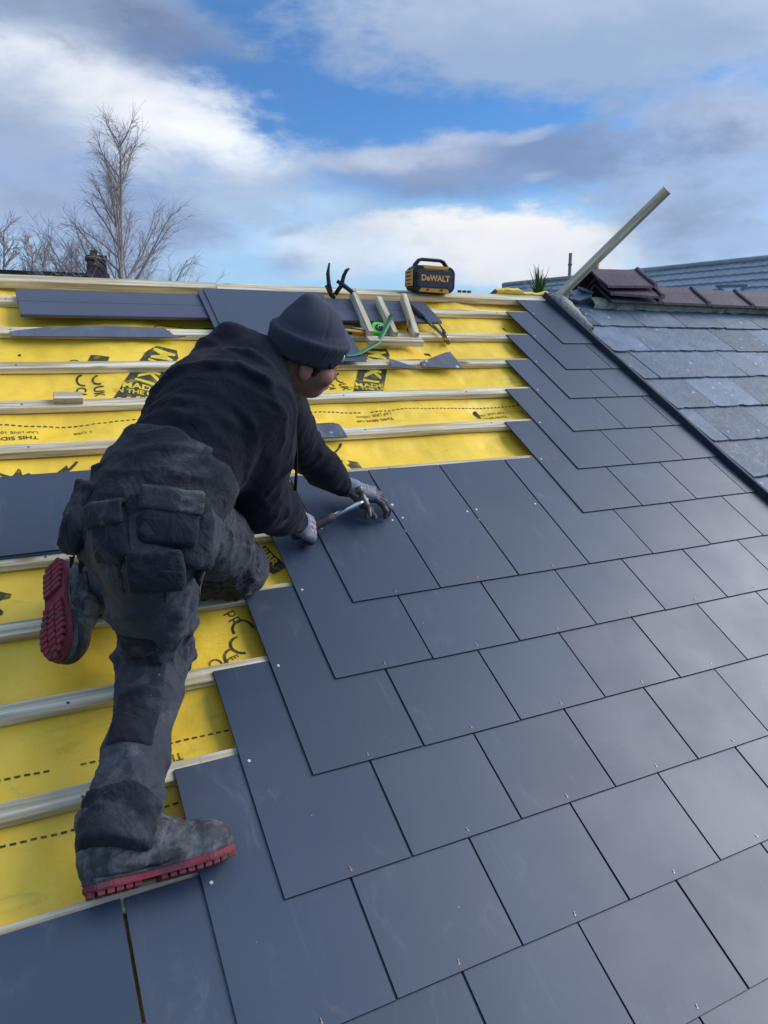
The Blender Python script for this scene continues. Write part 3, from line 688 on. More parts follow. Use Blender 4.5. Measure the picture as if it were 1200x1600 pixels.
# ---------------------------------------------------------------- beyond the roof
M_bark = mat('bare birch bark', lin(150, 138, 134), .85, .2, var=.2, vscale=3)
M_twig = mat('bare twigs', lin(172, 158, 156), .85, .2)  # twigs coloured paler to stand in for the haze of distance
def bare_tree(name, pos, H, lean, label, spread, n_limb, seed, base_z=.35, tw=.008, group=None, leaders=2, dens=1.0):
    rs = random.Random(seed); t = empty(name, Matrix.Translation(pos), label, 'tree', group)
    tb = BM(); cb = BM()
    def path(p, d, L, n, up, wob):
        pts = [p.copy()]
        for i in range(n):
            d = (d + Vector((rs.gauss(0, wob), rs.gauss(0, wob), rs.gauss(0, wob) + up))).normalized(); pts.append(pts[-1] + d * L / n)
        return pts
    for ld in range(leaders):
        st = Vector((0, 0, 0)) if ld == 0 else None
        if ld == 0:
            main = path(Vector((0, 0, 0)), Vector((lean * .5, 0, 1)).normalized(), H, 16, .05, .025); pts = main
        else:
            st = main[11]; pts = path(st, Vector((rs.choice([-1, 1]) * .28, rs.uniform(-.2, .2), 1)).normalized(), H * .30, 9, .10, .03)
        r0 = H * .0115 if ld == 0 else H * .006
        tube(tb, pts, [r0 * (1 - i / len(pts)) ** .8 + .008 for i in range(len(pts))], 7)
        nl = n_limb if ld == 0 else n_limb // 2
        for i in range(nl):
            f = base_z + (1 - base_z) * ((i + rs.random()) / nl) if ld == 0 else (i + rs.random()) / nl * .98
            k = f * (len(pts) - 1); k0 = min(int(k), len(pts) - 2); p = pts[k0].lerp(pts[k0 + 1], k - k0)
            ht = p.z / H; az = rs.uniform(0, 2 * math.pi)
            L = spread * H * (1.15 - ht) ** 1.4 * rs.uniform(.6, 1.15) + .03 * H
            el = R(rs.uniform(38, 62)); d = Vector((math.cos(az) * math.cos(el), math.sin(az) * math.cos(el), math.sin(el)))
            lp = path(p, d, L, 8, .07, .07); r1 = .012 + .008 * L
            tube(tb if ht < .5 else cb, lp, [r1 * (1 - j / 9) + tw * .8 for j in range(9)], 5, cap=False)
            ns = int((6 + L * 5) * dens)
            for j in range(ns):
                g = .15 + .85 * (j + rs.random()) / ns; kk = g * 8; q0 = min(int(kk), 7); pp = lp[q0].lerp(lp[q0 + 1], kk - q0); ax = (lp[q0 + 1] - lp[q0]).normalized()
                dd = (ax + Vector((rs.gauss(0, .5), rs.gauss(0, .5), rs.gauss(.12, .32)))).normalized(); l2 = (.20 + .35 * L * (1 - g * .6)) * rs.uniform(.5, 1.1)
                bp = path(pp, dd, l2, 5, .0, .07); tube(cb, bp, [tw * 1.1, tw, tw * .9, tw * .8, tw * .7, tw * .5], 3, cap=False)
                for _ in range(int((3 + l2 * 7) * dens)):
                    g2 = rs.uniform(.15, 1) * 5; q2 = min(int(g2), 4); p2 = bp[q2].lerp(bp[q2 + 1], g2 - q2); ax2 = (bp[q2 + 1] - bp[q2]).normalized()
                    d2 = (ax2 + Vector((rs.gauss(0, .5), rs.gauss(0, .5), rs.gauss(.0, .45)))).normalized()
                    tube(cb, path(p2, d2, rs.uniform(.14, .45), 3, -.06, .06), [tw * .7, tw * .6, tw * .5, tw * .35], 3, cap=False)
    link('trunk', tb, M_bark, t, True); link('crown', cb, M_twig, t)
g0 = Vector((0, 0, 1))
def ground_at(az, d): p = far(az, 0, d); p.z = 0; return p
bare_tree('birch_tree', ground_at(7.55, 22), 10.2, .08, 'tall bare birch tree standing against the clouds at left', .50, 62, 3, .28, .0052, leaders=1, dens=.95)
for i, (az, d, H, lab) in enumerate(((1.0, 27, 8.5, 'small bare tree furthest left behind the dark roof'), (3.3, 30, 8.6, 'low bare tree between the leftmost tree and the birch'), (-3.5, 27, 8.8, 'bare tree just outside the left of the view'), (5.4, 31, 8.3, 'faint bare low tree just left of the tall birch'))):
    bare_tree('bare_tree', ground_at(az, d), H, 0, lab, .30, 34, 20 + i, .40, .009, 'low bare trees behind the dark roof', 2, .8)

def house(name, p, q_, zr, depth, pitch, mr, mw, label, wz=None):
    """gable house: ridge from p to q_ (x, y); slopes either side"""
    p = Vector((p[0], p[1])); q_ = Vector((q_[0], q_[1])); e = (q_ - p).normalized(); nrm = Vector((e.y, -e.x)); L = (q_ - p).length
    t = empty(name, Matrix(((e.x, nrm.x, 0, p.x), (e.y, nrm.y, 0, p.y), (0, 0, 1, 0), (0, 0, 0, 1))), label, 'house')
    ze = zr - depth * math.tan(pitch)
    b = BM()
    for s in (-1, 1):
        vs = [b.verts.new(c) for c in ((-.2, 0, zr), (L + .2, 0, zr), (L + .2, s * (depth + .25), ze - .15), (-.2, s * (depth + .25), ze - .15))]; b.faces.new(vs)
    bmesh.ops.solidify(b, geom=b.faces[:], thickness=.12); bmesh.ops.recalc_face_normals(b, faces=b.faces[:])
    rf = link('roof', b, mr, t)
    b = BM(); box(b, (L / 2, 0, (ze - .15) / 2), (L, depth * 2, ze - .15)); 
    for x in (0.02, L - .02):
        b.faces.new([b.verts.new(c) for c in ((x, -depth, ze - .15), (x, depth, ze - .15), (x, 0, zr - .15))])
    link('wall', b, mw, t); return t, rf, L, ze
M_droof = mat('dark brown roof', lin(66, 60, 64), .8, .2, var=.2, vscale=3, bump=.02, bscale=5)
M_brick = mat('brown brick wall', lin(88, 74, 74), .9, .2, var=.2, vscale=5)
a = far(-14, 0, 23); c = far(7.6, 0, 22.2)
t, rf, L, ze = house('house', (a.x, a.y), (c.x, c.y), 6.95, 4.0, R(35), M_droof, M_brick, 'dark brown roofed house with a chimney at far left behind the ridge')
b = BM(); box(b, (0, 0, 0), (.42, .5, 1.3), bev=.02); box(b, (0, 0, .60), (.50, .58, .12), bev=.01)
for v in b.verts:
    if v.co.z < 0: v.co.x *= 1.5
o = link('chimney', b, M_brick, rf); o.location = (L - .1, .0, 6.72)
b = BM(); tube(b, [(-.05, 0, .66), (-.05, 0, .80)], .09, 10); o2 = link('chimney_pot', b, M_brick, rf); o2.location = o.location
# roof to the right
M_tile = mat('grey concrete tile', lin(124, 132, 142), .6, .4, var=.12, vscale=4)
a = far(36.25, 0, 16.6); c = far(52.87, 0, 13.15); e = (c - a).normalized(); c2 = c + e * 7
t, rf, L, ze = house('house', (a.x, a.y), (c2.x, c2.y), 6.25, 5.2, R(29), M_tile, M_render, 'grey tiled house behind the purple ridge tiles at right')
b = BM(); D = 5.4; per = .14; row = .24; nrow = int(D / row); nc = int(L / per * 6); s = 1      # side towards the camera
sgn = 1 if (t.matrix_world @ Vector((0, 1, 0)) - CAM).length < (t.matrix_world @ Vector((0, -1, 0)) - CAM).length else -1
for r_ in range(nrow):
    d0 = r_ * row; d1 = d0 + row + .01; last = None
    for i in range(nc + 1):
        x = -.15 + (L + .3) * i / nc; wv = .010 * abs(math.sin(math.pi * x / per)) + .004
        c0 = b.verts.new((x, sgn * d0 * math.cos(R(29)), 6.25 + .03 - d0 * math.sin(R(29)) + wv)); c1 = b.verts.new((x, sgn * d1 * math.cos(R(29)), 6.25 + .055 - d1 * math.sin(R(29)) + wv)); c3 = b.verts.new((x, sgn * d1 * math.cos(R(29)), 6.25 + .02 - d1 * math.sin(R(29))))
        if last: b.faces.new((last[0], last[1], c1, c0)); b.faces.new((last[1], last[2], c3, c1))
        last = (c0, c1, c3)
tag(link('tile_rows', b, M_tile, t), kind='stuff')
b = BM(); tube(b, [(-.2, 0, 6.30), (L + .2, 0, 6.30)], .055, 8); link('ridge_capping', b, mat('mossy ridge capping', lin(140, 148, 144), .8, .2, var=.2, vscale=3), t)
for az, d, z0_, z1_, r_, nm, cl in ((40.35, 17.5, 3, 7.0, .035, 'flue_pipe', lin(110, 100, 104)), (42.1, 18.5, 3, 6.98, .07, 'flue_pipe', lin(140, 90, 84))):
    p = t.matrix_world.inverted() @ ground_at(az, d); b = BM(); tube(b, [(p.x, p.y, z0_), (p.x, p.y, z1_)], r_, 8); tube(b, [(p.x, p.y, z1_ - .25), (p.x, p.y, z1_ - .22)], r_ * 1.3, 8); link(nm, b, mat('flue', cl, .6, .3), t, True)
# propped open rooflight
p = t.matrix_world.inverted() @ far(50.9, 4.1, 10.6); sk = link('skylight_frame', BM(), mat('grey skylight frame', lin(120, 124, 128), .5, .4), t)
b = BM(); box(b, (0, 0, 0), (.30, .03, .03)); box(b, (.13, .0, -.05), (.025, .03, .14), Matrix.Rotation(R(35), 3, 'Y')); box(b, (-.1, 0, -.05), (.03, .03, .2), Matrix.Rotation(R(-52), 3, 'Y'))
b.to_mesh(sk.data); b.free(); sk.matrix_local = t.matrix_world.inverted() @ Matrix.Translation(far(50.9, 4.2, 10.6)) @ Matrix.Rotation(R(-51), 4, 'Z')
b = BM(); prism(b, [(-.15, 0), (.12, .0), (.02, -.14)], -.004, .004); bmesh.ops.rotate(b, matrix=Matrix.Rotation(R(90), 3, 'X'), verts=b.verts); o = link('skylight_pane', b, mat('skylight glass', lin(235, 238, 240), .9, .2), sk)
# distant chimney
ch = empty('chimney_stack', Matrix.Translation(ground_at(33.0, 45)), 'tiny distant chimney stack with pots just right of the speaker', 'chimney')
b = BM(); box(b, (0, 0, 3.95), (1.0, .8, 7.9)); link('stack', b, M_brick, ch)
for k in (-.32, 0, .32):
    b = BM(); tube(b, [(k, 0, 7.9), (k, 0, 8.3)], .12, 8); link('chimney_pot', b, M_droof, ch)
# cordyline between the houses
pl = empty('cabbage_palm', Matrix.Translation(ground_at(38.3, 11.0)), 'spiky green palm like plant showing above the ridge at right', 'palm')
b = BM(); tube(b, [(0, 0, 0), (.05, 0, 2), (0, .05, 4), (0, 0, 5.65)], [.10, .08, .07, .06], 8); link('trunk', b, M_bark, pl, True)
b = BM(); rs = random.Random(5)
for i in range(130):
    az = rs.uniform(0, 6.283); el = R(rs.uniform(-25, 88)); L_ = rs.uniform(.30, .50); d = Vector((math.cos(az) * math.cos(el), math.sin(az) * math.cos(el), math.sin(el))); sd_ = d.cross(g0).normalized() if abs(d.z) < .98 else Vector((1, 0, 0))
    p = Vector((0, 0, 5.68 + rs.uniform(-.08, .03))); last = None
    for k in range(4):
        f = k / 3; c = p + d * L_ * f - g0 * .10 * f * f * math.cos(el); wd = .016 * (1 - f) + .002
        cur = (b.verts.new(c - sd_ * wd), b.verts.new(c + sd_ * wd))
        if last: b.faces.new((last[0], last[1], cur[1], cur[0]))
        last = cur
link('crown', b, mat('cordyline leaf', lin(96, 112, 66), .6, .4, var=.3, vscale=2), pl)
# ---------------------------------------------------------------- the man: signed distance shapes meshed as continuous surfaces
V = lambda *a: np.array(a, float)
def unit(a): a = np.array(a, float); return a / np.linalg.norm(a)
class Field:
    def __init__(s, lo, hi, vox):
        s.vox = vox; s.lo = V(*lo); s.n = np.ceil((V(*hi) - s.lo) / vox).astype(int) + 1; s.D = np.full(s.n, .08, np.float32)
    def sub(s, lo, hi):
        i0 = np.clip(np.floor((lo - s.lo) / s.vox).astype(int), 0, s.n - 1); i1 = np.clip(np.ceil((hi - s.lo) / s.vox).astype(int) + 1, 1, s.n)
        g = [((np.arange(a, b_) * s.vox + l).astype(np.float32)) for a, b_, l in zip(i0, i1, s.lo)]
        return tuple(slice(a, b_) for a, b_ in zip(i0, i1)), np.meshgrid(*g, indexing='ij')
    def join(s, sl, d, k, mode):
        A_ = s.D[sl]
        if mode == 'cut': d = -d; h = np.clip(.5 + .5 * (d - A_) / k, 0, 1); s.D[sl] = A_ + (d - A_) * h + k * h * (1 - h); return
        h = np.clip(.5 + .5 * (A_ - d) / k, 0, 1); s.D[sl] = A_ + (d - A_) * h - k * h * (1 - h)
    def cap(s, a, b_, ra, rb=None, k=.03, mode='add'):
        a = V(*a); b_ = V(*b_); rb = ra if rb is None else rb; m_ = max(ra, rb) + k * 2 + .03
        sl, (X, Y, Z) = s.sub(np.minimum(a, b_) - m_, np.maximum(a, b_) + m_); ab = b_ - a; L2 = float(ab @ ab) + 1e-9
        t = np.clip(((X - a[0]) * ab[0] + (Y - a[1]) * ab[1] + (Z - a[2]) * ab[2]) / L2, 0, 1)
        d = np.sqrt((X - a[0] - t * ab[0]) ** 2 + (Y - a[1] - t * ab[1]) ** 2 + (Z - a[2] - t * ab[2]) ** 2) - (ra + (rb - ra) * t)
        s.join(sl, d, k, mode)
    def chain(s, pts, rs, k=.03):
        for i in range(len(pts) - 1): s.cap(pts[i], pts[i + 1], rs[i], rs[i + 1], k)
    def ell(s, c, r, M=None, k=.03, mode='add'):
        c = V(*c); r = V(*r); m_ = r.max() + k * 2 + .03; sl, (X, Y, Z) = s.sub(c - m_, c + m_); M = np.eye(3) if M is None else np.array(M)   # rows = axes
        P_ = [(X - c[0]) * M[i][0] + (Y - c[1]) * M[i][1] + (Z - c[2]) * M[i][2] for i in range(3)]
        k0 = np.sqrt(sum((P_[i] / r[i]) ** 2 for i in range(3))); k1 = np.sqrt(sum((P_[i] / r[i] ** 2) ** 2 for i in range(3))) + 1e-9
        s.join(sl, k0 * (k0 - 1) / k1, k, mode)
    def rbox(s, c, h, M=None, rad=.01, k=.02, mode='add'):
        c = V(*c); h = V(*h); m_ = np.linalg.norm(h) + rad + k * 2; sl, (X, Y, Z) = s.sub(c - m_, c + m_); M = np.eye(3) if M is None else np.array(M)
        q_ = [np.abs((X - c[0]) * M[i][0] + (Y - c[1]) * M[i][1] + (Z - c[2]) * M[i][2]) - h[i] + rad for i in range(3)]
        d = np.sqrt(sum(np.maximum(x, 0) ** 2 for x in q_)) + np.minimum(np.maximum(np.maximum(q_[0], q_[1]), q_[2]), 0) - rad
        s.join(sl, d, k, mode)
    def val(s, p):
        i = np.clip(np.round((p - s.lo) / s.vox).astype(int), 0, s.n - 1); return s.D[tuple(i)]
    def snap(s, p, d=None, back=.16):
        """walk from outside along d until the surface is met; returns the point and the outward normal"""
        d = unit(CFW if d is None else d); q_ = V(*p) - d * back
        for _ in range(160):
            if s.val(q_) < 0: break
            q_ = q_ + d * .0025
        g = V(*[s.val(q_ + e * .012) - s.val(q_ - e * .012) for e in np.eye(3)]); return q_, unit(g + 1e-6)
    def wrinkle(s, a, b_, n, seed, r=.009, ln=.10, tilt=.5, t0=0.0, t1=1.0, k=.010, sink=.45):
        """cloth rolls laid across a limb, each following the surface part of the way round"""
        rs = np.random.RandomState(seed); a = V(*a); b_ = V(*b_); ax = unit(b_ - a); L = np.linalg.norm(b_ - a); u = unit(np.cross(ax, V(.2, .3, .9))); w_ = np.cross(ax, u); todo = []
        for _ in range(n):
            t = L * rs.uniform(t0, t1); th0 = rs.uniform(0, 6.283); half = rs.uniform(.5, 1.0) * ln / .11 / 2; ti = rs.normal(0, tilt) * .05; cv = rs.normal(0, .014); rr_ = r * rs.uniform(.6, 1.25); pts = []
            for f in np.linspace(-1, 1, 7):
                th = th0 + half * f; c = a + ax * (t + ti * f + cv * f * f); dr = u * math.cos(th) + w_ * math.sin(th); rad = .30
                while rad > .02 and s.val(c + dr * rad) > 0: rad -= .003
                pts.append(c + dr * (rad - rr_ * sink * (1 + 1.2 * f * f)))
            if max(np.linalg.norm(p - q_) for p, q_ in zip(pts, pts[1:])) < .06: todo.append((pts, rr_))
        for pts, rr_ in todo:
            for i in range(6): s.cap(pts[i], pts[i + 1], rr_ * (1 - .5 * abs(i / 3 - 1)), rr_ * (1 - .5 * abs((i + 1) / 3 - 1)), k)
    def mesh(s):
        D = s.D; ins = D < 0; nx, ny, nz = D.shape
        cnt = np.zeros((nx - 1, ny - 1, nz - 1), np.float32); acc = np.zeros((nx - 1, ny - 1, nz - 1, 3), np.float32); o = (0, 1)
        def S_(ax, a, b_):                        # edges along ax at corner offset (a, b_)
            sh = [None] * 3; others = [i for i in range(3) if i != ax]; st = [0, 0, 0]; st[others[0]] = a; st[others[1]] = b_
            i0 = tuple(slice(st[i], st[i] + D.shape[i] - 1) for i in range(3)); st2 = list(st); st2[ax] += 1
            i1 = tuple(slice(st2[i], st2[i] + D.shape[i] - 1) for i in range(3))
            d0 = D[i0]; d1 = D[i1]; cr = (d0 < 0) != (d1 < 0); t = np.where(cr, d0 / np.where(cr, d0 - d1, 1), 0)
            cnt[...] += cr
            for i in range(3): acc[..., i] += np.where(cr, (t if i == ax else st[i]), 0)
        for ax in range(3):
            for a in o:
                for b_ in o: S_(ax, a, b_)
        act = cnt > 0; idx = -np.ones(cnt.shape, np.int64); idx[act] = np.arange(act.sum())
        ii = np.argwhere(act); vs = (ii + acc[act] / cnt[act][:, None]) * s.vox + s.lo
        quads = []
        for ax in range(3):
            o1, o2 = [(1, 2), (2, 0), (0, 1)][ax]; sl0 = [slice(1, n_ - 1) for n_ in D.shape]; sl0[ax] = slice(0, D.shape[ax] - 1); sl1 = list(sl0); sl1[ax] = slice(1, D.shape[ax])
            a0 = ins[tuple(sl0)]; a1 = ins[tuple(sl1)]; cr = np.argwhere(a0 != a1); fl = a0[a0 != a1]
            base = cr + 1; base[:, ax] -= 1; e1 = np.zeros(3, int); e1[o1] = 1; e2 = np.zeros(3, int); e2[o2] = 1
            g = lambda p: idx[p[:, 0], p[:, 1], p[:, 2]]
            q_ = np.stack([g(base - e1 - e2), g(base - e2), g(base), g(base - e1)], 1)
            q_[~fl] = q_[~fl][:, ::-1]; quads.append(q_)
        return vs, np.concatenate(quads)
def hashn(ix, iy, iz):
    h = (ix * 374761393 + iy * 668265263 + iz * 2147483647 % 4294967296 + iz * 1274126177) & 0xFFFFFFFF
    h = ((h ^ (h >> 13)) * 1274126177) & 0xFFFFFFFF; return ((h ^ (h >> 16)) & 0xFFFF) / 65535.0 * 2 - 1
def vn(P_):                                       # value noise, P (n,3)
    i = np.floor(P_).astype(np.int64); f = P_ - i; f = f * f * (3 - 2 * f); r = 0
    for dx in (0, 1):
        for dy in (0, 1):
            for dz in (0, 1):
                w_ = (f[:, 0] if dx else 1 - f[:, 0]) * (f[:, 1] if dy else 1 - f[:, 1]) * (f[:, 2] if dz else 1 - f[:, 2])
                r = r + w_ * hashn(i[:, 0] + dx, i[:, 1] + dy, i[:, 2] + dz)
    return r
def vnormals(vs, q_):
    n = np.cross(vs[q_[:, 2]] - vs[q_[:, 0]], vs[q_[:, 3]] - vs[q_[:, 1]]); N = np.zeros_like(vs)
    for k in range(4): np.add.at(N, q_[:, k], n)
    return N / (np.linalg.norm(N, axis=1)[:, None] + 1e-9)
def smooth(vs, q_, it=2):
    e = np.concatenate([q_[:, [0, 1]], q_[:, [1, 2]], q_[:, [2, 3]], q_[:, [3, 0]]])
    for _ in range(it):
        A_ = np.zeros_like(vs); c = np.zeros(len(vs)); np.add.at(A_, e[:, 0], vs[e[:, 1]]); np.add.at(c, e[:, 0], 1); vs = vs * .4 + .6 * A_ / c[:, None]
    return vs
def folds(vs, N, segs):
    """cloth folds: bands running across each limb axis, tilted and warped, strongest at the bends"""
    out = np.zeros(len(vs))
    for sg in segs:
        a, b_, rad, amp, freq, tilt, c0, c1 = sg; a = V(*a); b_ = V(*b_); ab = b_ - a; L = np.linalg.norm(ab); ax = ab / L
        rel = vs - a; t = rel @ ax; perp = rel - t[:, None] * ax; r = np.linalg.norm(perp, axis=1)
        u = unit(np.cross(ax, V(.3, .2, .9))); w_ = np.cross(ax, u); th = np.arctan2(perp @ w_, perp @ u)
        inside = np.exp(-np.maximum(0, np.maximum(-t, t - L)) / .04) * np.exp(-np.maximum(0, r - rad * 1.5) / .03)
        wp = vn(vs * 7 + c0) * .9 + vn(vs * 15 + c0) * .35
        ph = t * freq + tilt * np.cos(th + c0) + wp * 1.3
        ridge = 1 - np.abs(np.sin(ph * np.pi)); ridge = ridge ** 1.6 - .35
        am = .35 + .65 * np.clip(vn(vs * 5.5 + c0 * 2 + 11) * 1.4 + .5, 0, 1); am = am * (1 if c1 is None else (.35 + .65 * np.exp(-((t / L - c1) / .28) ** 2)))
        ph2 = ph * 1.9 + 1.7 + vn(vs * 24 + c0); r2 = (1 - np.abs(np.sin(ph2 * np.pi))) ** 2 - .3
        out = out + inside * amp * 1.35 * (ridge + .38 * r2) * am
    return out
def skin(name, F, mt, parent, segs=(), it=2, disp=None, rough=0.0):
    vs, q_ = F.mesh(); vs = smooth(vs, q_, it)
    if len(segs) or rough or disp:
        N = vnormals(vs, q_); d = folds(vs, N, segs) if len(segs) else np.zeros(len(vs))
        if rough: d = d + rough * vn(vs * 22) + rough * .5 * vn(vs * 45)
        if disp: d = d + disp(vs, N)
        vs = vs + N * d[:, None]; vs = smooth(vs, q_, 1)
    me = bpy.data.meshes.new(name); me.vertices.add(len(vs)); me.vertices.foreach_set('co', vs.astype(np.float32).ravel())
    me.loops.add(len(q_) * 4); me.loops.foreach_set('vertex_index', q_.ravel().astype(np.int32)); me.polygons.add(len(q_)); me.polygons.foreach_set('loop_start', np.arange(0, len(q_) * 4, 4, dtype=np.int32)); me.polygons.foreach_set('loop_total', np.full(len(q_), 4, np.int32)); me.update(calc_edges=True); me.validate()
    return link(name, me, mt, parent, True)

def cloth_extra(dust, dcol, fl=26):
    def ex(t, b, co, col, info):
        b.inputs['Sheen Weight'].default_value = .05; b.inputs['Sheen Roughness'].default_value = .5
        col = t.mix(t.ramp(t.noise(co, 7, 8, .72, .8).outputs[0], .50, .74, 0, dust), col, dcol)
        vo = t.new('ShaderNodeTexVoronoi'); vo.inputs['Scale'].default_value = fl; t.l.new(co, vo.inputs['Vector'])
        reg = t.ramp(t.noise(co, 4.3, 3, .5).outputs[0], .50, .62)
        sp_ = t.ramp(t.math('ADD', vo.outputs['Distance'], t.math('MULTIPLY', t.noise(co, 50, 4, .7).outputs[0], .25)), .20, .12)
        return t.mix(t.math('MULTIPLY', t.math('MULTIPLY', sp_, reg), min(1, dust * 1.3)), col, lin(170, 172, 176))
    return ex
M_hood = mat('black hoodie fleece', lin(27, 29, 38), .95, .1, var=.1, vscale=5, bump=.0012, bscale=260, bump2=(.0045, 7), extra=cloth_extra(.05, lin(70, 76, 90)))
M_trs = mat('dark grey work trousers', lin(62, 64, 72), .9, .15, var=.15, vscale=5, bump=.0012, bscale=180, bump2=(.0065, 8), extra=cloth_extra(.40, lin(120, 120, 120)))
M_trk = mat('black reinforced trouser panels', lin(32, 35, 44), .88, .18, var=.15, vscale=6, bump=.0012, bscale=180, bump2=(.0065, 9), extra=cloth_extra(.36, lin(112, 114, 118)))
M_bean = mat('charcoal fleece beanie', lin(64, 66, 76), .95, .12, var=.08, vscale=6, bump=.0008, bscale=300)
def skin_extra(t, b, co, col, info):
    col = t.mix(t.ramp(t.noise(co, 26, 5, .6).outputs[0], .42, .62, 0, .35), col, lin(150, 92, 82))
    return t.mix(t.ramp(t.noise(co, 420, 2, .5).outputs[0], .55, .66, 0, .45), col, lin(96, 72, 64))
M_skin = mat('skin', lin(158, 106, 88), .55, .4, var=.1, vscale=12, bump=.0008, bscale=120, extra=skin_extra)  # base tone darkened: shadow on the face is put into the skin colour
M_hair = mat('short dark hair', lin(40, 28, 24), .7, .3, bump=.003, bscale=160)
def boot_extra(t, b, co, col, info):
    col = t.mix(t.ramp(t.noise(co, 13, 8, .72, .5).outputs[0], .42, .70, 0, .75), col, lin(128, 130, 134))
    return col
M_boot = mat('scuffed black boot leather', lin(52, 54, 58), .7, .3, var=.2, vscale=14, bump=.002, bscale=60, extra=boot_extra)
def sole_extra(t, b, co, col, info): return t.mix(t.ramp(t.noise(co, 24, 6, .7).outputs[0], .46, .66, 0, .7), col, lin(84, 62, 64))
M_sole = mat('red rubber sole', lin(122, 44, 56), .65, .3, var=.12, vscale=15, bump=.001, extra=sole_extra)
M_gcuff = mat('grey knit glove', lin(124, 126, 138), .9, .15, var=.12, vscale=30, bump=.001, bscale=400)
def glove_extra(t, b, co, col, info): return t.mix(t.ramp(t.noise(co, 30, 7, .72).outputs[0], .48, .66, 0, .6), col, lin(122, 112, 100))
M_gpalm = mat('black latex glove coating', lin(60, 62, 70), .55, .35, var=.15, vscale=30, bump=.0012, bscale=120, extra=glove_extra)
M_cord = mat('black drawstring', lin(16, 18, 24), .8, .2)

man = empty('person', ROOF, 'roofer in black hoodie, beanie and dusty work trousers kneeling on the battens nailing a slate', 'person')
# joints in roof coordinates
RANK = V(-.752, -.548, .120); RKNEE = V(-.594, -.13, .135); RHIP = V(-.628, -.13, .50); LHIP = V(-.535, .03, .45)
LKNEE = V(-.315, .140, .100); LANK = V(-.690, .150, .105); PEL = V(-.590, -.05, .47)
CHEST = V(-.392, .231, .583); NECK = V(-.268, .335, .655); RSH = V(-.335, .165, .625); LSH = V(-.20, .42, .54)
RELB = V(-.290, .165, .335); RWR = V(-.105, .245, .150); LELB = V(-.040, .475, .255); LWR = V(.145, .440, .085)
LAT = unit(LSH - RSH); SPN = unit(NECK - PEL); HEADC = V(-.163, .305, .690)
CR = V(0.88940558, -0.39175036, 0.2355618); CD = V(-0.09453186, -0.66180542, -0.74369168); CFW = V(0.44723756, 0.63917544, -0.62564633)
HUP = unit(.42 * CR - .82 * CD - .34 * CFW); HF = .74 * CR + .50 * CD + .60 * CFW; HF = unit(HF - HUP * (HF @ HUP)); HL = np.cross(HUP, HF)   # HL: his left
HM = np.array([HL, HF, HUP])
def hp(x, y, z): return HEADC + HL * x + HF * y + HUP * z

# ---- body: one continuous figure under the clothes
F = Field((-.95, -.75, -.02), (.35, .62, .98), .0065)
F.chain([RHIP, RKNEE, RANK], [.065, .046, .034]); F.chain([LHIP, LKNEE, LANK + V(.04, 0, -.01)], [.065, .044, .026])
F.chain([PEL, CHEST, NECK], [.08, .10, .050], .04); F.chain([PEL - LAT * .04, CHEST - LAT * .05], [.07, .08], .04); F.chain([PEL + LAT * .04, CHEST + LAT * .05], [.07, .08], .04)
F.chain([RSH, RELB, RWR], [.045, .036, .024]); F.chain([LSH, LELB, LWR], [.045, .036, .024])
F.chain([NECK, hp(0, -.03, -.05)], [.056, .054], .03)
F.ell(hp(0, -.010, .03), (.072, .084, .090), HM, .02); F.ell(hp(0, .030, -.030), (.056, .054, .066), HM, .03); F.ell(hp(0, .046, -.074), (.032, .032, .024), HM, .03)
F.ell(hp(0, .073, .010), (.048, .016, .014), HM, .015); F.cap(hp(0, .080, .002), hp(0, .095, -.028), .009, .011, .012); F.ell(hp(0, .086, -.056), (.022, .010, .009), HM, .008)
for s_ in (-1, 1):
    F.ell(hp(s_ * .042, .058, -.026), (.022, .024, .022), HM, .02); F.ell(hp(s_ * .030, .082, -.006), (.013, .010, .008), HM, .006, 'cut')
    F.ell(hp(s_ * .076, -.010, -.018), (.009, .020, .032), HM, .008); F.ell(hp(s_ * .086, -.006, -.012), (.005, .010, .018), HM, .006, 'cut')
F.cap(hp(-.016, .098, -.055), hp(.016, .098, -.055), .002, .002, .004, 'cut')
skin('body', F, M_skin, man, it=2)
M_eye = mat('eye', lin(190, 184, 176), .2, .5)
for s_ in (-1, 1):
    b = BM(); bmesh.ops.create_uvsphere(b, u_segments=12, v_segments=8, radius=.0105, matrix=Matrix.Translation(Vector(hp(s_ * .030, .070, -.006)))); link('eye', b, M_eye, man, True)
F = Field(HEADC - .15, HEADC + .15, .004)
for s_ in (-1, 1):
    F.chain([hp(s_ * .072, .02, .0), hp(s_ * .073, .014, -.025)], [.010, .005], .01)
    for i in range(5): F.cap(hp(s_ * (.075 - i * .012), .042 + i * .009, .022), hp(s_ * (.070 - i * .012), .049 + i * .008, .006 + (i % 2) * .005), .008, .004, .008)
F.chain([hp(-.06, -.085, -.03), hp(0, -.098, -.045), hp(.06, -.085, -.03)], [.016, .018, .016], .02)
skin('hair', F, M_hair, man, it=1, rough=.003)
F = Field(HEADC - .20, HEADC + .22, .0045)
F.ell(hp(0, -.008, .062), (.083, .088, .074), HM, .02); F.chain([hp(0, -.020, .090), hp(0, -.045, .128)], [.050, .018], .045)
n = 28
for i in range(n):
    a0 = 2 * math.pi * i / n; a1 = 2 * math.pi * (i + 1) / n; P_ = lambda a, r_, z: hp(math.cos(a) * .077 * r_, -.008 + math.sin(a) * .083 * r_, z + .010 * math.sin(a))
    for z, rr2, th in ((.008, .97, .013), (.026, 1.01, .014), (.044, 1.04, .015), (.058, 1.07, .015)): F.cap(P_(a0, rr2, z), P_(a1, rr2, z), th, th, .008)
F.ell(hp(0, 0, -.055), (.083, .095, .06), HM, .01, 'cut')
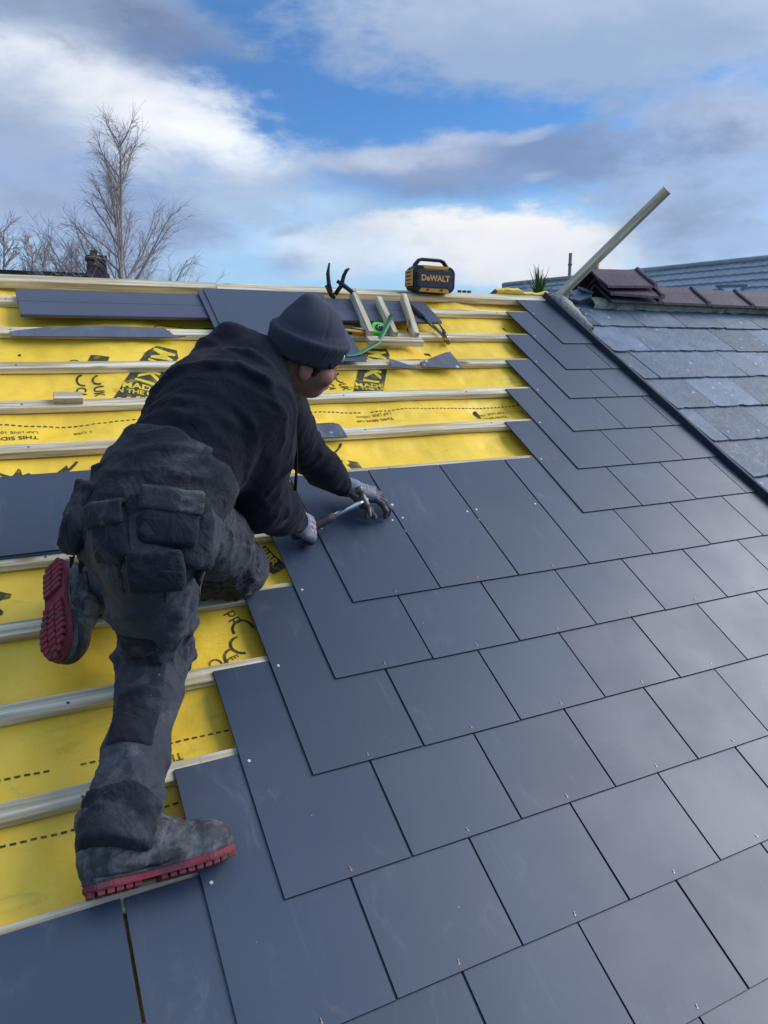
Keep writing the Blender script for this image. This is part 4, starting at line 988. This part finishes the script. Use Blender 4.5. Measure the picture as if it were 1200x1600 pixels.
def bean(vs, N):
    x = (vs - HEADC) @ HL; y = (vs - HEADC) @ HF; z = (vs - HEADC) @ HUP
    seam = -.0035 * np.exp(-(np.minimum(np.abs(x), np.abs(y)) / .0028) ** 2) * (z > .075)
    grv = -.006 * np.exp(-((z - .070 - .010 * y / .1) / .006) ** 2)
    return seam + grv + .002 * vn(vs * 18) + .0009 * np.sin(np.arctan2(y + .008, x) * 46) * (z < .072)
skin('beanie', F, M_bean, man, it=1, disp=bean)
b = BM()
for dx in (-.012, .0, .012):
    p = hp(-.050 + dx, .076, .03); tube(b, [p, p + HUP * .016 + HL * .004, p + HUP * .02 + HL * .010], .0018, 5)
link('beanie_emblem', b, M_nail, man)

# ---- hoodie
F = Field((-.82, -.25, .05), (.26, .66, .88), .0062)
WST = V(-.585, .015, .475)
F.chain([WST, CHEST, NECK - SPN * .06], [.126, .138, .098], .06)
for s_ in (-1, 1): F.chain([WST + LAT * .045 * s_, CHEST + LAT * .06 * s_ - SPN * .02], [.118, .124], .05)
F.chain([NECK - SPN * .05 - LAT * .02, RSH, RSH + (RELB - RSH) * .4, RELB], [.085, .094, .094, .088], .05); F.chain([RELB, RELB + (RWR - RELB) * .5, RWR - unit(RWR - RELB) * .02], [.086, .066, .041], .03)
F.chain([NECK - SPN * .05 + LAT * .02, LSH, LELB], [.085, .085, .066], .05); F.chain([LELB, LELB + (LWR - LELB) * .5, LWR - unit(LWR - LELB) * .03], [.066, .056, .041], .03)
back = unit(np.cross(LAT, SPN)); back = back if back @ V(0, .3, 1) > 0 else -back      # away from his chest
F.chain([NECK - LAT * .07 + back * .03, NECK - SPN * .06 + back * .085, NECK + LAT * .07 + back * .03], [.040, .052, .040], .03)   # bunched hood
F.chain([NECK - LAT * .075 - SPN * .02, NECK - LAT * .07 - back * .05 + SPN * .03], [.036, .026], .02); F.chain([NECK + LAT * .075, NECK + LAT * .05 - back * .06 + SPN * .02], [.034, .022], .02)
F.chain([NECK - SPN * .13 + back * .11, NECK - SPN * .07 + back * .10], [.020, .055], .03)
F.chain([V(-.395, .300, .680), V(-.347, .350, .702), V(-.290, .385, .675)], [.028, .046, .040], .018)
F.chain([V(-.385, .270, .665), V(-.330, .262, .690), V(-.292, .215, .672), V(-.268, .165, .620)], [.024, .040, .042, .030], .014)
F.chain([V(-.350, .320, .700), V(-.318, .290, .715), V(-.272, .240, .700)], [.022, .024, .020], .012)
F.cap(hp(0, -.02, -.02), hp(0, -.03, -.09), .080, .060, .01, 'cut')
for (pp_, rr_, k_) in ((((-.250, .150, .600), (-.288, .190, .672), (-.330, .235, .680), (-.372, .262, .665), (-.41, .30, .64)), .017, .007), (((-.27, .215, .70), (-.315, .262, .71), (-.355, .30, .70)), .013, .006), (((-.42, .31, .63), (-.47, .30, .62), (-.52, .27, .60), (-.56, .22, .58)), .015, .008)):
    q_ = [F.snap(V(*p))[0] for p in pp_]; F.chain(q_, [rr_ * .6] + [rr_] * (len(q_) - 2) + [rr_ * .5], k_)
F.wrinkle(WST, CHEST, 22, 21, .012, .16, .8, -.1, .8); F.wrinkle(RSH, RELB, 12, 22, .009, .11, .7, .3, 1.1); F.wrinkle(RELB, RWR, 14, 23, .008, .09, .6, .0, .8); F.wrinkle(LSH, LELB, 10, 24, .008, .10, .6, .3, 1.0); F.wrinkle(LELB, LWR, 14, 25, .007, .09, .6, .0, .85)
segs = [(WST, CHEST, .2, .006, 17, .5, 3.1, .25), (CHEST, NECK, .2, .004, 16, .9, 5.7, None), (RSH, RELB, .1, .004, 15, .7, 1.3, .9), (RELB, RWR, .08, .004, 22, .5, 8.1, .1), (LSH, LELB, .1, .004, 16, .6, 2.2, .8), (LELB, LWR, .08, .004, 24, .5, 4.4, .2)]
def seamd(vs, N):
    d = np.zeros(len(vs))
    for a, b_, t0 in ((RELB, RWR, .86), (LELB, LWR, .84)):   # cuff ribs
        ax = unit(b_ - a); t = (vs - a) @ ax / np.linalg.norm(b_ - a); r = np.linalg.norm((vs - a) - ((vs - a) @ ax)[:, None] * ax, axis=1)
        d += -.004 * (t > t0 + .02) * (r < .09) + -.004 * np.exp(-((t - t0) / .015) ** 2) * (r < .09)
    q_ = (vs - RSH) @ unit(RSH - NECK * .5 - CHEST * .5); d += -.003 * np.exp(-((q_ + .02) / .006) ** 2) * (np.linalg.norm(vs - RSH, axis=1) < .14)
    return d
skin('hoodie', F, M_hood, man, segs, 1, seamd, rough=.0012)
b = BM()
wdn = V(0, -math.sin(PITCH), -math.cos(PITCH))
for st, L_, dr in ((NECK - LAT * .045 - back * .075 + SPN * .02, .30, .06), (NECK + LAT * .01 - back * .085 + SPN * .01, .22, -.05)):
    pts = [st + wdn * L_ * f + V(dr, 0, 0) * math.sin(f * 2.4) * .35 for f in np.linspace(0, 1, 10)]; tube(b, pts, [.0030] * 8 + [.0045, .0045], 6)
link('drawstring', b, M_cord, man, True)

# ---- trousers
F = Field((-.92, -.62, -.01), (-.15, .36, .68), .0044); FT = F
F.chain([RHIP + V(0, .0, -.03), RHIP + (RKNEE - RHIP) * .5, RKNEE], [.100, .086, .080], .045); F.chain([RKNEE, RKNEE + (RANK - RKNEE) * .25, RKNEE + (RANK - RKNEE) * .6, RANK + V(0, .02, 0)], [.080, .070, .065, .066], .03)
F.chain([LHIP, LHIP + (LKNEE - LHIP) * .5, LKNEE], [.112, .096, .080], .045); F.chain([LKNEE, LKNEE + (LANK - LKNEE) * .5, LANK + V(.035, 0, .0)], [.078, .068, .064], .03)
F.chain([PEL - LAT * .04, PEL + LAT * .05], [.112, .120], .05); F.chain([PEL, PEL + (WST - PEL) * 1.6], [.125, .128], .04)
F.ell(PEL + V(-.080, .045, -.02), (.100, .11, .11), None, .05)
F.cap(RANK - unit(RANK - RKNEE) * .09, RANK + unit(RANK - RKNEE) * .10, .068, .076, .02)
F.rbox(RANK + unit(RANK - RKNEE) * .105, (.14, .14, .07), np.array([unit(np.cross(RANK - RKNEE, V(0, 0, 1))), unit(np.cross(np.cross(RANK - RKNEE, V(0, 0, 1)), RANK - RKNEE)), unit(RANK - RKNEE)]), .005, .008, 'cut')
F.wrinkle(RHIP, RKNEE, 34, 5, .016, .14, .9, .25, 1.05, .008, .3); F.wrinkle(RKNEE, RANK, 22, 6, .014, .12, .8, -.12, .28, .008, .3); F.wrinkle(RKNEE, RANK, 14, 7, .013, .12, 1.2, .55, .95, .008, .35)
F.wrinkle(LHIP, LKNEE, 14, 8, .008, .12, .5, .3, 1.0); F.wrinkle(LKNEE, LANK, 8, 9, .010, .10, .4, .0, .4); F.wrinkle(PEL, WST, 22, 10, .013, .14, .9, -1.2, 1.0)
segs = [(RHIP, RKNEE, .13, .007, 15, .8, 1.7, .8), (RKNEE, RKNEE + (RANK - RKNEE) * .35, .1, .007, 22, .5, 6.3, .1), (RKNEE + (RANK - RKNEE) * .5, RANK, .08, .006, 16, 1.1, 9.2, .75), (LHIP, LKNEE, .12, .008, 16, .8, 3.3, .8), (LKNEE, LANK, .09, .007, 18, .7, 5.3, .1), (PEL, WST, .2, .010, 18, .6, 7.3, None)]
trs = skin('trousers', F, M_trs, man, segs, 2, rough=.0016)
def patch(name, src, mask, off, mt, parent):
    """a panel sewn on: the faces of src whose centre passes mask, lifted off the cloth with an even edge"""
    me = src.data; n_ = len(me.vertices); co = np.empty(n_ * 3, np.float32); me.vertices.foreach_get('co', co); co = co.reshape(-1, 3).astype(float); no = np.empty(n_ * 3, np.float32); me.vertices.foreach_get('normal', no); no = no.reshape(-1, 3)
    q_ = np.empty(len(me.polygons) * 4, np.int32); me.loops.foreach_get('vertex_index', q_); q_ = q_.reshape(-1, 4); q_ = q_[mask(co[q_].mean(1), no[q_].mean(1))]
    if not len(q_): return None
    ids, inv_ = np.unique(q_, return_inverse=True); q_ = inv_.reshape(-1, 4); vs = co[ids]; nn = no[ids]
    e = np.sort(np.concatenate([q_[:, [0, 1]], q_[:, [1, 2]], q_[:, [2, 3]], q_[:, [3, 0]]]), 1); ue, cn = np.unique(e, axis=0, return_counts=True); be = ue[cn == 1]; bd = np.zeros(len(vs), bool); bd[be.ravel()] = True
    for _ in range(8):
        A_ = np.zeros_like(vs); c = np.zeros(len(vs)); np.add.at(A_, be[:, 0], vs[be[:, 1]]); np.add.at(A_, be[:, 1], vs[be[:, 0]]); np.add.at(c, be[:, 0], 1); np.add.at(c, be[:, 1], 1); vs[bd] = vs[bd] * .5 + .5 * A_[bd] / c[bd][:, None]
    vs = vs + nn * np.where(bd, off * .45, off)[:, None]
    m2 = bpy.data.meshes.new(name); m2.from_pydata(vs.tolist(), [], q_.tolist()); return link(name, m2, mt, parent, True)
# bib / waistband, knee panels, hem
F = Field((-.80, -.2, .22), (-.30, .36, .72), .0058)
A0 = PEL + unit(WST - PEL) * .02; 
F.chain([WST - SPN * .01, WST + SPN * .10], [.143, .147], .04)
for s_ in (-1, 1): F.chain([WST + LAT * .05 * s_ - SPN * .02, WST + SPN * .10 + LAT * .055 * s_], [.136, .134], .04)
F.rbox(WST + SPN * .22, (.3, .3, .1), np.array([LAT, back, SPN]), .005, .01, 'cut')
skin('trouser_bib', F, M_trk, man, [(WST - SPN * .05, WST + SPN * .14, .2, .009, 20, .9, 2.8, None)], 1, rough=.0025)
sh = unit(RANK - RKNEE); out_ = unit(V(-.25, -.05, 1) - sh * (V(-.25, -.05, 1) @ sh)); sd2 = np.cross(sh, out_)
def leg_mask(a, b_, t0, t1, c0, c1, facing):      # t along the limb in metres, c across it
    ax = unit(b_ - a); f_ = unit(facing - ax * (facing @ ax)); s_ = np.cross(ax, f_)
    def m_(c, n_):
        rel = c - a; t = rel @ ax; x = rel @ s_; r_ = np.linalg.norm(rel - t[:, None] * ax, axis=1); y = rel @ f_
        return (t > t0 + .006 * np.sin(x * 60)) & (t < t1) & (x > c0) & (x < c1) & (y > 0) & (r_ < .17)
    return m_
patch('knee_panel', trs, leg_mask(RKNEE, RANK, .045, .285, -.050, .042, -CFW), .0045, M_trk, man)
patch('knee_panel', trs, leg_mask(LKNEE, LANK, -.01, .22, -.14, -.005, -CFW), .0045, M_trk, man)
patch('trouser_hem', trs, leg_mask(RKNEE, RANK, .375, .60, -.2, .2, -CFW), .0040, M_trk, man)
patch('seat_panel', trs, lambda c, n_: ((c - PEL) @ SPN > -.10) & ((c - PEL) @ LAT < -.02) & ((c - V(-.66, -.06, .5)) @ CR < .02) & ((c - PEL) @ CD < .06), .0040, M_trk, man)
# holster pockets and flaps hanging from the waist
M_flap = mat('faded pocket flap cloth', lin(44, 46, 54), .88, .18, var=.15, vscale=6, bump=.0012, bscale=180, bump2=(.004, 12), extra=cloth_extra(.7, lin(128, 130, 132)))
def pouch(name, c, ex, ey, half, mt, lab=None, flap=True, seed=1.0):
    c, ez = FT.snap(V(*c)); ez = unit(ez * .6 - CFW * .4); ey = unit(np.array(ey) - ez * (np.array(ey) @ ez)); ex = np.cross(ey, ez); c = c + ez * half[2] * .25; M_ = np.array([ex, ey, ez])
    r_ = max(half) + .05; F = Field(c - r_, c + r_, .0052)
    F.rbox(c, half, M_, min(half) * .8, .012)
    F.ell(c + ey * half[1] * .35 + ez * half[2] * .3, (half[0] * .85, half[1] * .6, half[2] * .9), M_, .02)
    F.wrinkle(c - ez * .03 - ey * half[1], c - ez * .03 + ey * half[1], 9, int(seed * 10), .0065, .09, 1.2, .35, 1.0, .007)
    o = skin(name, F, mt, man, [(c - ey * half[1], c + ey * half[1], .2, .003, 15, .8, seed + 3, None)], 2, rough=.0034)
    if flap:                                     # the flap folds over the mouth of the pocket
        F = Field(c - r_, c + r_, .0046); F.rbox(c - ey * half[1] * .70 + ez * half[2] * 1.15, (half[0] * 1.12, half[1] * .46, .0065), M_, .006, .004); F.rbox(c - ey * half[1] * 1.1 + ez * half[2] * .2, (half[0] * 1.12, .008, half[2]), M_, .006, .008)
        fl = skin('pocket_flap', F, M_flap, o, [(c - ex * half[0], c + ex * half[0], .2, .003, 14, .8, seed, None)], 1, rough=.0022)
    return o
toc = -CFW                                        # towards the viewer side of the man
pouch('thigh_pocket', V(-.646, -.221, .653), CR, CD - .12 * CR, (.058, .054, .013), M_trk, seed=4.4)
pouch('thigh_pocket', V(-.655, -.253, .548), CR, CD + .05 * CR, (.056, .044, .012), M_trk, flap=False, seed=7.7)
pouch('holster_pocket', V(-.719, -.151, .565), CR, CD + .25 * CR, (.040, .055, .012), M_trk, seed=2.4)
pouch('holster_pocket', V(-.755, -.03, .508), CR, CD - .30 * CR, (.030, .080, .011), M_trk, flap=False, seed=9.4)
pouch('holster_pocket', V(-.505, -.103, .496), CR, CD + .05 * CR, (.036, .075, .018), M_trk, flap=False, seed=6.1)
F = Field((-.85, -.25, .35), (-.35, .20, .78), .0052)
bp_ = [FT.snap(V(*p))[0] for p in ((-.745, .02, .585), (-.700, -.025, .630), (-.650, -.060, .655), (-.590, -.080, .640), (-.530, -.075, .590))]
for i_ in range(4):
    dv = unit(bp_[i_ + 1] - bp_[i_]); nn = unit(-CFW - dv * (-CFW @ dv)); F.rbox((bp_[i_] + bp_[i_ + 1]) / 2 - nn * .006, (np.linalg.norm(bp_[i_ + 1] - bp_[i_]) / 2 + .006, .024, .016), np.array([dv, np.cross(nn, dv), nn]), .006, .010)
skin('waistband', F, M_trk, man, [(bp_[0], bp_[-1], .1, .004, 25, .5, 2.2, None)], 1, rough=.002)
b = BM()
p = RKNEE + sh * .03 + out_ * .088; tube(b, [p - sd2 * .016, p + sd2 * .016], .006, 6); link('knee_label', b, mat('woven label', lin(120, 112, 66), .8, .2), man)

# ---- boots
def bseam(x, y, z):                               # toe cap, quarter and collar seams
    g = np.exp(-((x - .195 + 2.5 * y * y / .05) / .0025) ** 2) + np.exp(-((z - .050 - .35 * np.maximum(0, .10 - x)) / .0022) ** 2) * (x < .17) * .8 + np.exp(-((x - .050 - .2 * (z - .05)) / .0022) ** 2) * (z > .04) * .8
    return -.0028 * g + .003 * (x > .195 - 50 * y * y)
def boot(heel, fwd, up, lat, flip=1):
    """heel: centre of the sole under the heel; fwd towards the toe; up the leg"""
    fwd = unit(fwd); up = unit(np.array(up) - fwd * (np.array(up) @ fwd)); lat = np.cross(up, fwd)
    P_ = lambda x, y, z: heel + fwd * x + lat * y * flip + up * z
    M_ = np.array([fwd, lat, up])
    F = Field(heel - .30, heel + .42, .0045)
    F.ell(P_(.035, 0, .060), (.055, .043, .055), M_, .03); F.chain([P_(.03, 0, .05), P_(.030, 0, .135)], [.050, .056], .03)
    F.chain([P_(.05, 0, .055), P_(.12, 0, .052), P_(.19, .004, .042)], [.046, .045, .042], .04); F.ell(P_(.215, .004, .044), (.060, .053, .042), M_, .03)
    F.chain([P_(.06, 0, .11), P_(.15, 0, .075)], [.042, .030], .03); F.rbox(P_(.11, 0, -.010), (.25, .10, .03), M_, .002, .006, 'cut')
    F.cap(P_(.028, 0, .24), P_(.028, 0, .16), .052, .046, .006, 'cut')
    o = skin('boot', F, M_boot, man, [(P_(.0, 0, .06), P_(.16, 0, .06), .1, .004, 28, .7, 3.0, .9), (P_(.03, 0, .05), P_(.03, 0, .16), .1, .003, 40, .4, 1.0, None)], 2, disp=lambda vs, N: bseam((vs - heel) @ fwd, (vs - heel) @ lat, (vs - heel) @ up), rough=.0012)
    out = [(-.022, .0), (-.014, .028), (.010, .041), (.06, .040), (.10, .035), (.14, .041), (.19, .053), (.235, .052), (.265, .036), (.280, .008), (.276, -.018), (.255, -.038), (.22, -.047), (.17, -.044), (.12, -.034), (.08, -.033), (.03, -.040), (.0, -.036), (-.016, -.022)]
    for nm, z0_, z1_, g_, mt_ in (('midsole', .016, .032, .006, M_boot), ('sole', .002, .018, .004, M_sole)):
        b = BM(); pts = [(x, y * (1 + g_ / .045)) for x, y in out]; prism(b, pts, z0_, z1_); bmesh.ops.bevel(b, geom=b.edges[:], offset=.003, segments=2, affect='EDGES')
        for v in b.verts:
            z = v.co.z + (.012 * max(0, (v.co.x - .19) / .09) ** 2); v.co = Vector(P_(v.co.x, v.co.y, z))
        bmesh.ops.recalc_face_normals(b, faces=b.faces[:]); link(nm, b, mt_, o)
    b = BM()
    def width(x):
        ys = [];
        for (xa, ya), (xb, yb) in zip(out, out[1:] + out[:1]):
            if (xa - x) * (xb - x) <= 0 and xa != xb: ys.append(ya + (yb - ya) * (x - xa) / (xb - xa))
        return min(ys), max(ys)
    for x in list(np.arange(-.014, .075, .0170)) + list(np.arange(.125, .272, .0170)):
        y0_, y1_ = width(x + .006); nseg = 3 if x > .1 else 2
        for j in range(nseg):
            ya = y0_ + (y1_ - y0_) * j / nseg + .002; yb = y0_ + (y1_ - y0_) * (j + 1) / nseg - .002; off = .004 * (1 if j % 2 else -1) if nseg == 3 else 0
            vs = box(b, (x + .0065 + off, (ya + yb) / 2, -.001), (.0140, yb - ya, .012), bev=.0015)
    for v in b.verts:
        z = v.co.z + (.012 * max(0, (v.co.x - .19) / .09) ** 2); v.co = Vector(P_(v.co.x, v.co.y, z))
    bmesh.ops.recalc_face_normals(b, faces=b.faces[:]); tag(link('tread', b, M_sole, o), kind='stuff')
    b = BM()
    for i in range(5):
        x = .085 + .018 * i; z = .150 - .013 * i - (0.0); tube(b, [P_(x - .004, -.026, z - .018), P_(x + .006, 0, z - .002), P_(x - .004, .026, z - .018)], .0024, 5)
    tube(b, [P_(.088, .01, .140), P_(.10, .040, .120), P_(.095, .060, .09)], .002, 5); link('laces', b, M_cord, o, True)
    return o
boot(V(-.808, -.630, .072), V(1, -.02, -.04), V(.05, .93, .33), None)
bt2 = boot(V(-.790, .215, .112), V(-.10, -.95, -.05), V(.80, -.05, -.55), None)

# ---- gloves and fingers
def hand(name, wr, axis, palmn, fingers, thumb, side, palm_len=.085):
    """axis wrist->knuckles, palmn out of the back of the hand, fingers: list of joint polylines in hand coordinates"""
    ax = unit(axis); bn = unit(np.array(palmn) - ax * (np.array(palmn) @ ax)); sd_ = np.cross(ax, bn) * side
    P_ = lambda x, y, z: wr + ax * x + sd_ * y + bn * z
    M_ = np.array([ax, sd_, bn]); F = Field(wr - .16, wr + .20, .0034)
    F.chain([P_(-.035, 0, 0), P_(.01, 0, 0)], [.034, .031], .015); F.rbox(P_(.050, .0, .0), (.050, .044, .019), M_, .018, .015)
    for i, fg in enumerate(fingers):
        pts = [P_(*p) for p in fg]; rr_ = [.0108, .0100, .0094, .0084] if i < 3 else [.0098, .0090, .0084, .0074]; F.chain(pts, rr_[:len(pts)], .004)
    F.chain([P_(*p) for p in thumb], [.017, .0135, .0120, .010], .008)
    vs_, q2 = F.mesh(); vs_ = smooth(vs_, q2, 1); rel = vs_ - wr; x = rel @ ax; z = rel @ bn
    vs_ = vs_ + vnormals(vs_, q2) * (.0011 * vn(vs_ * 60) + .0008 * np.sin(x * 900) * (x < .01))[:, None]
    me = bpy.data.meshes.new(name); me.from_pydata(vs_.tolist(), [], q2.tolist()); me.materials.append(M_gcuff); me.materials.append(M_gpalm)
    cx = x[q2].mean(1); cz = z[q2].mean(1); me.polygons.foreach_set('material_index', ((cx > .085) | (cz < -.004) & (cx > .0)).astype(np.int32))
    return link(name, me, None, man, True), P_
# right hand: a fist round the hammer grip, back of the hand to the viewer
HG0 = RWR + V(.045, -.045, -.035); 
rax = unit(RWR - RELB); rbn = unit(-CFW * 1.0 - CD * .35 + CR * .15)
def curl(y, s=1.0, z0=.0):                        # a finger wrapped round a bar
    return [(.090, y, .002), (.118 * s, y, -.012), (.112 * s, y, -.040), (.082, y, -.046)]
rh, RPn = hand('glove', RWR, rax, rbn, [curl(y, s) for y, s in ((-.036, .98), (-.012, 1.03), (.012, 1.02), (.035, .94))], [(.020, -.030, -.010), (.055, -.052, -.022), (.082, -.040, -.036), (.100, -.022, -.044)], 1)
# left hand: resting on the slate, fingers bent over a nail
lax = unit(V(.80, -.42, -.08)); lbn = unit(V(.15, .25, 1))
lf = [[(.092, y, .0), (.120 * s, y * 1.10, -.006), (.142 * s, y * 1.18, -.026), (.146 * s, y * 1.20, -.046)] for y, s in ((-.037, .96), (-.012, 1.04), (.013, 1.0), (.037, .90))]
lh, LPn = hand('glove', LWR + V(.01, 0, .012), lax, lbn, lf, [(.020, -.030, -.010), (.050, -.058, -.020), (.078, -.072, -.030), (.102, -.070, -.048)], -1)
b = BM()
rs = random.Random(2)
for i in range(5):                                # small pale print on the back of the right glove
    for j in range(3):
        if rs.random() < .85:
            x, y = .030 + .011 * i, -.022 + .017 * j; tube(b, [RPn(x, y, .0205), RPn(x + rs.uniform(.002, .007), y + rs.uniform(.002, .008), .0205), RPn(x + rs.uniform(.0, .006), y + .010, .0203)], .0010, 4)
link('glove_print', b, M_nail, rh)
b = BM(); tube(b, [RPn(.050, .004, .0205), RPn(.062, .014, .0205)], .003, 5); link('glove_badge', b, mat('orange glove badge', lin(220, 140, 80), .6, .3), rh)
b = BM()
for i in range(4): tube(b, [LPn(.020 + .012 * i, -.025, .0195), LPn(.026 + .010 * i, .0, .0205), LPn(.018 + .012 * i, .020, .0200)], .0011, 4)
link('glove_print', b, mat('pale glove print', lin(196, 190, 160), .7, .3), lh)

HE = (0.165, 0.349, 0.115)
# hammer in the right hand, its head by the left hand
hg = RPn(.085, 0, -.022); ga = RPn(.085, .05, -.022) - RPn(.085, -.05, -.022)
he = V(*HE)
d_ = unit(he - hg)
inb = ROOF @ Vector(hg - d_ * .045); outp = ROOF @ Vector(he)
Lh = (outp - inb).length
hammer(aim(inb, outp, ROT @ Vector((-0.1, -.75, -.65))), 'hammer with black grip and bright shaft held in the right glove of the man', L=Lh - .0, claw=False)
# the nail he is holding in place
nl = link('nail', ME_N, None); nl.matrix_world = frame(LPn(.155, .005, 0)[0], LPn(.155, .005, 0)[1], .056); nl.scale = (1.4, 1.4, 6); tag(nl, 'bright nail head under the left glove of the man', 'nail')
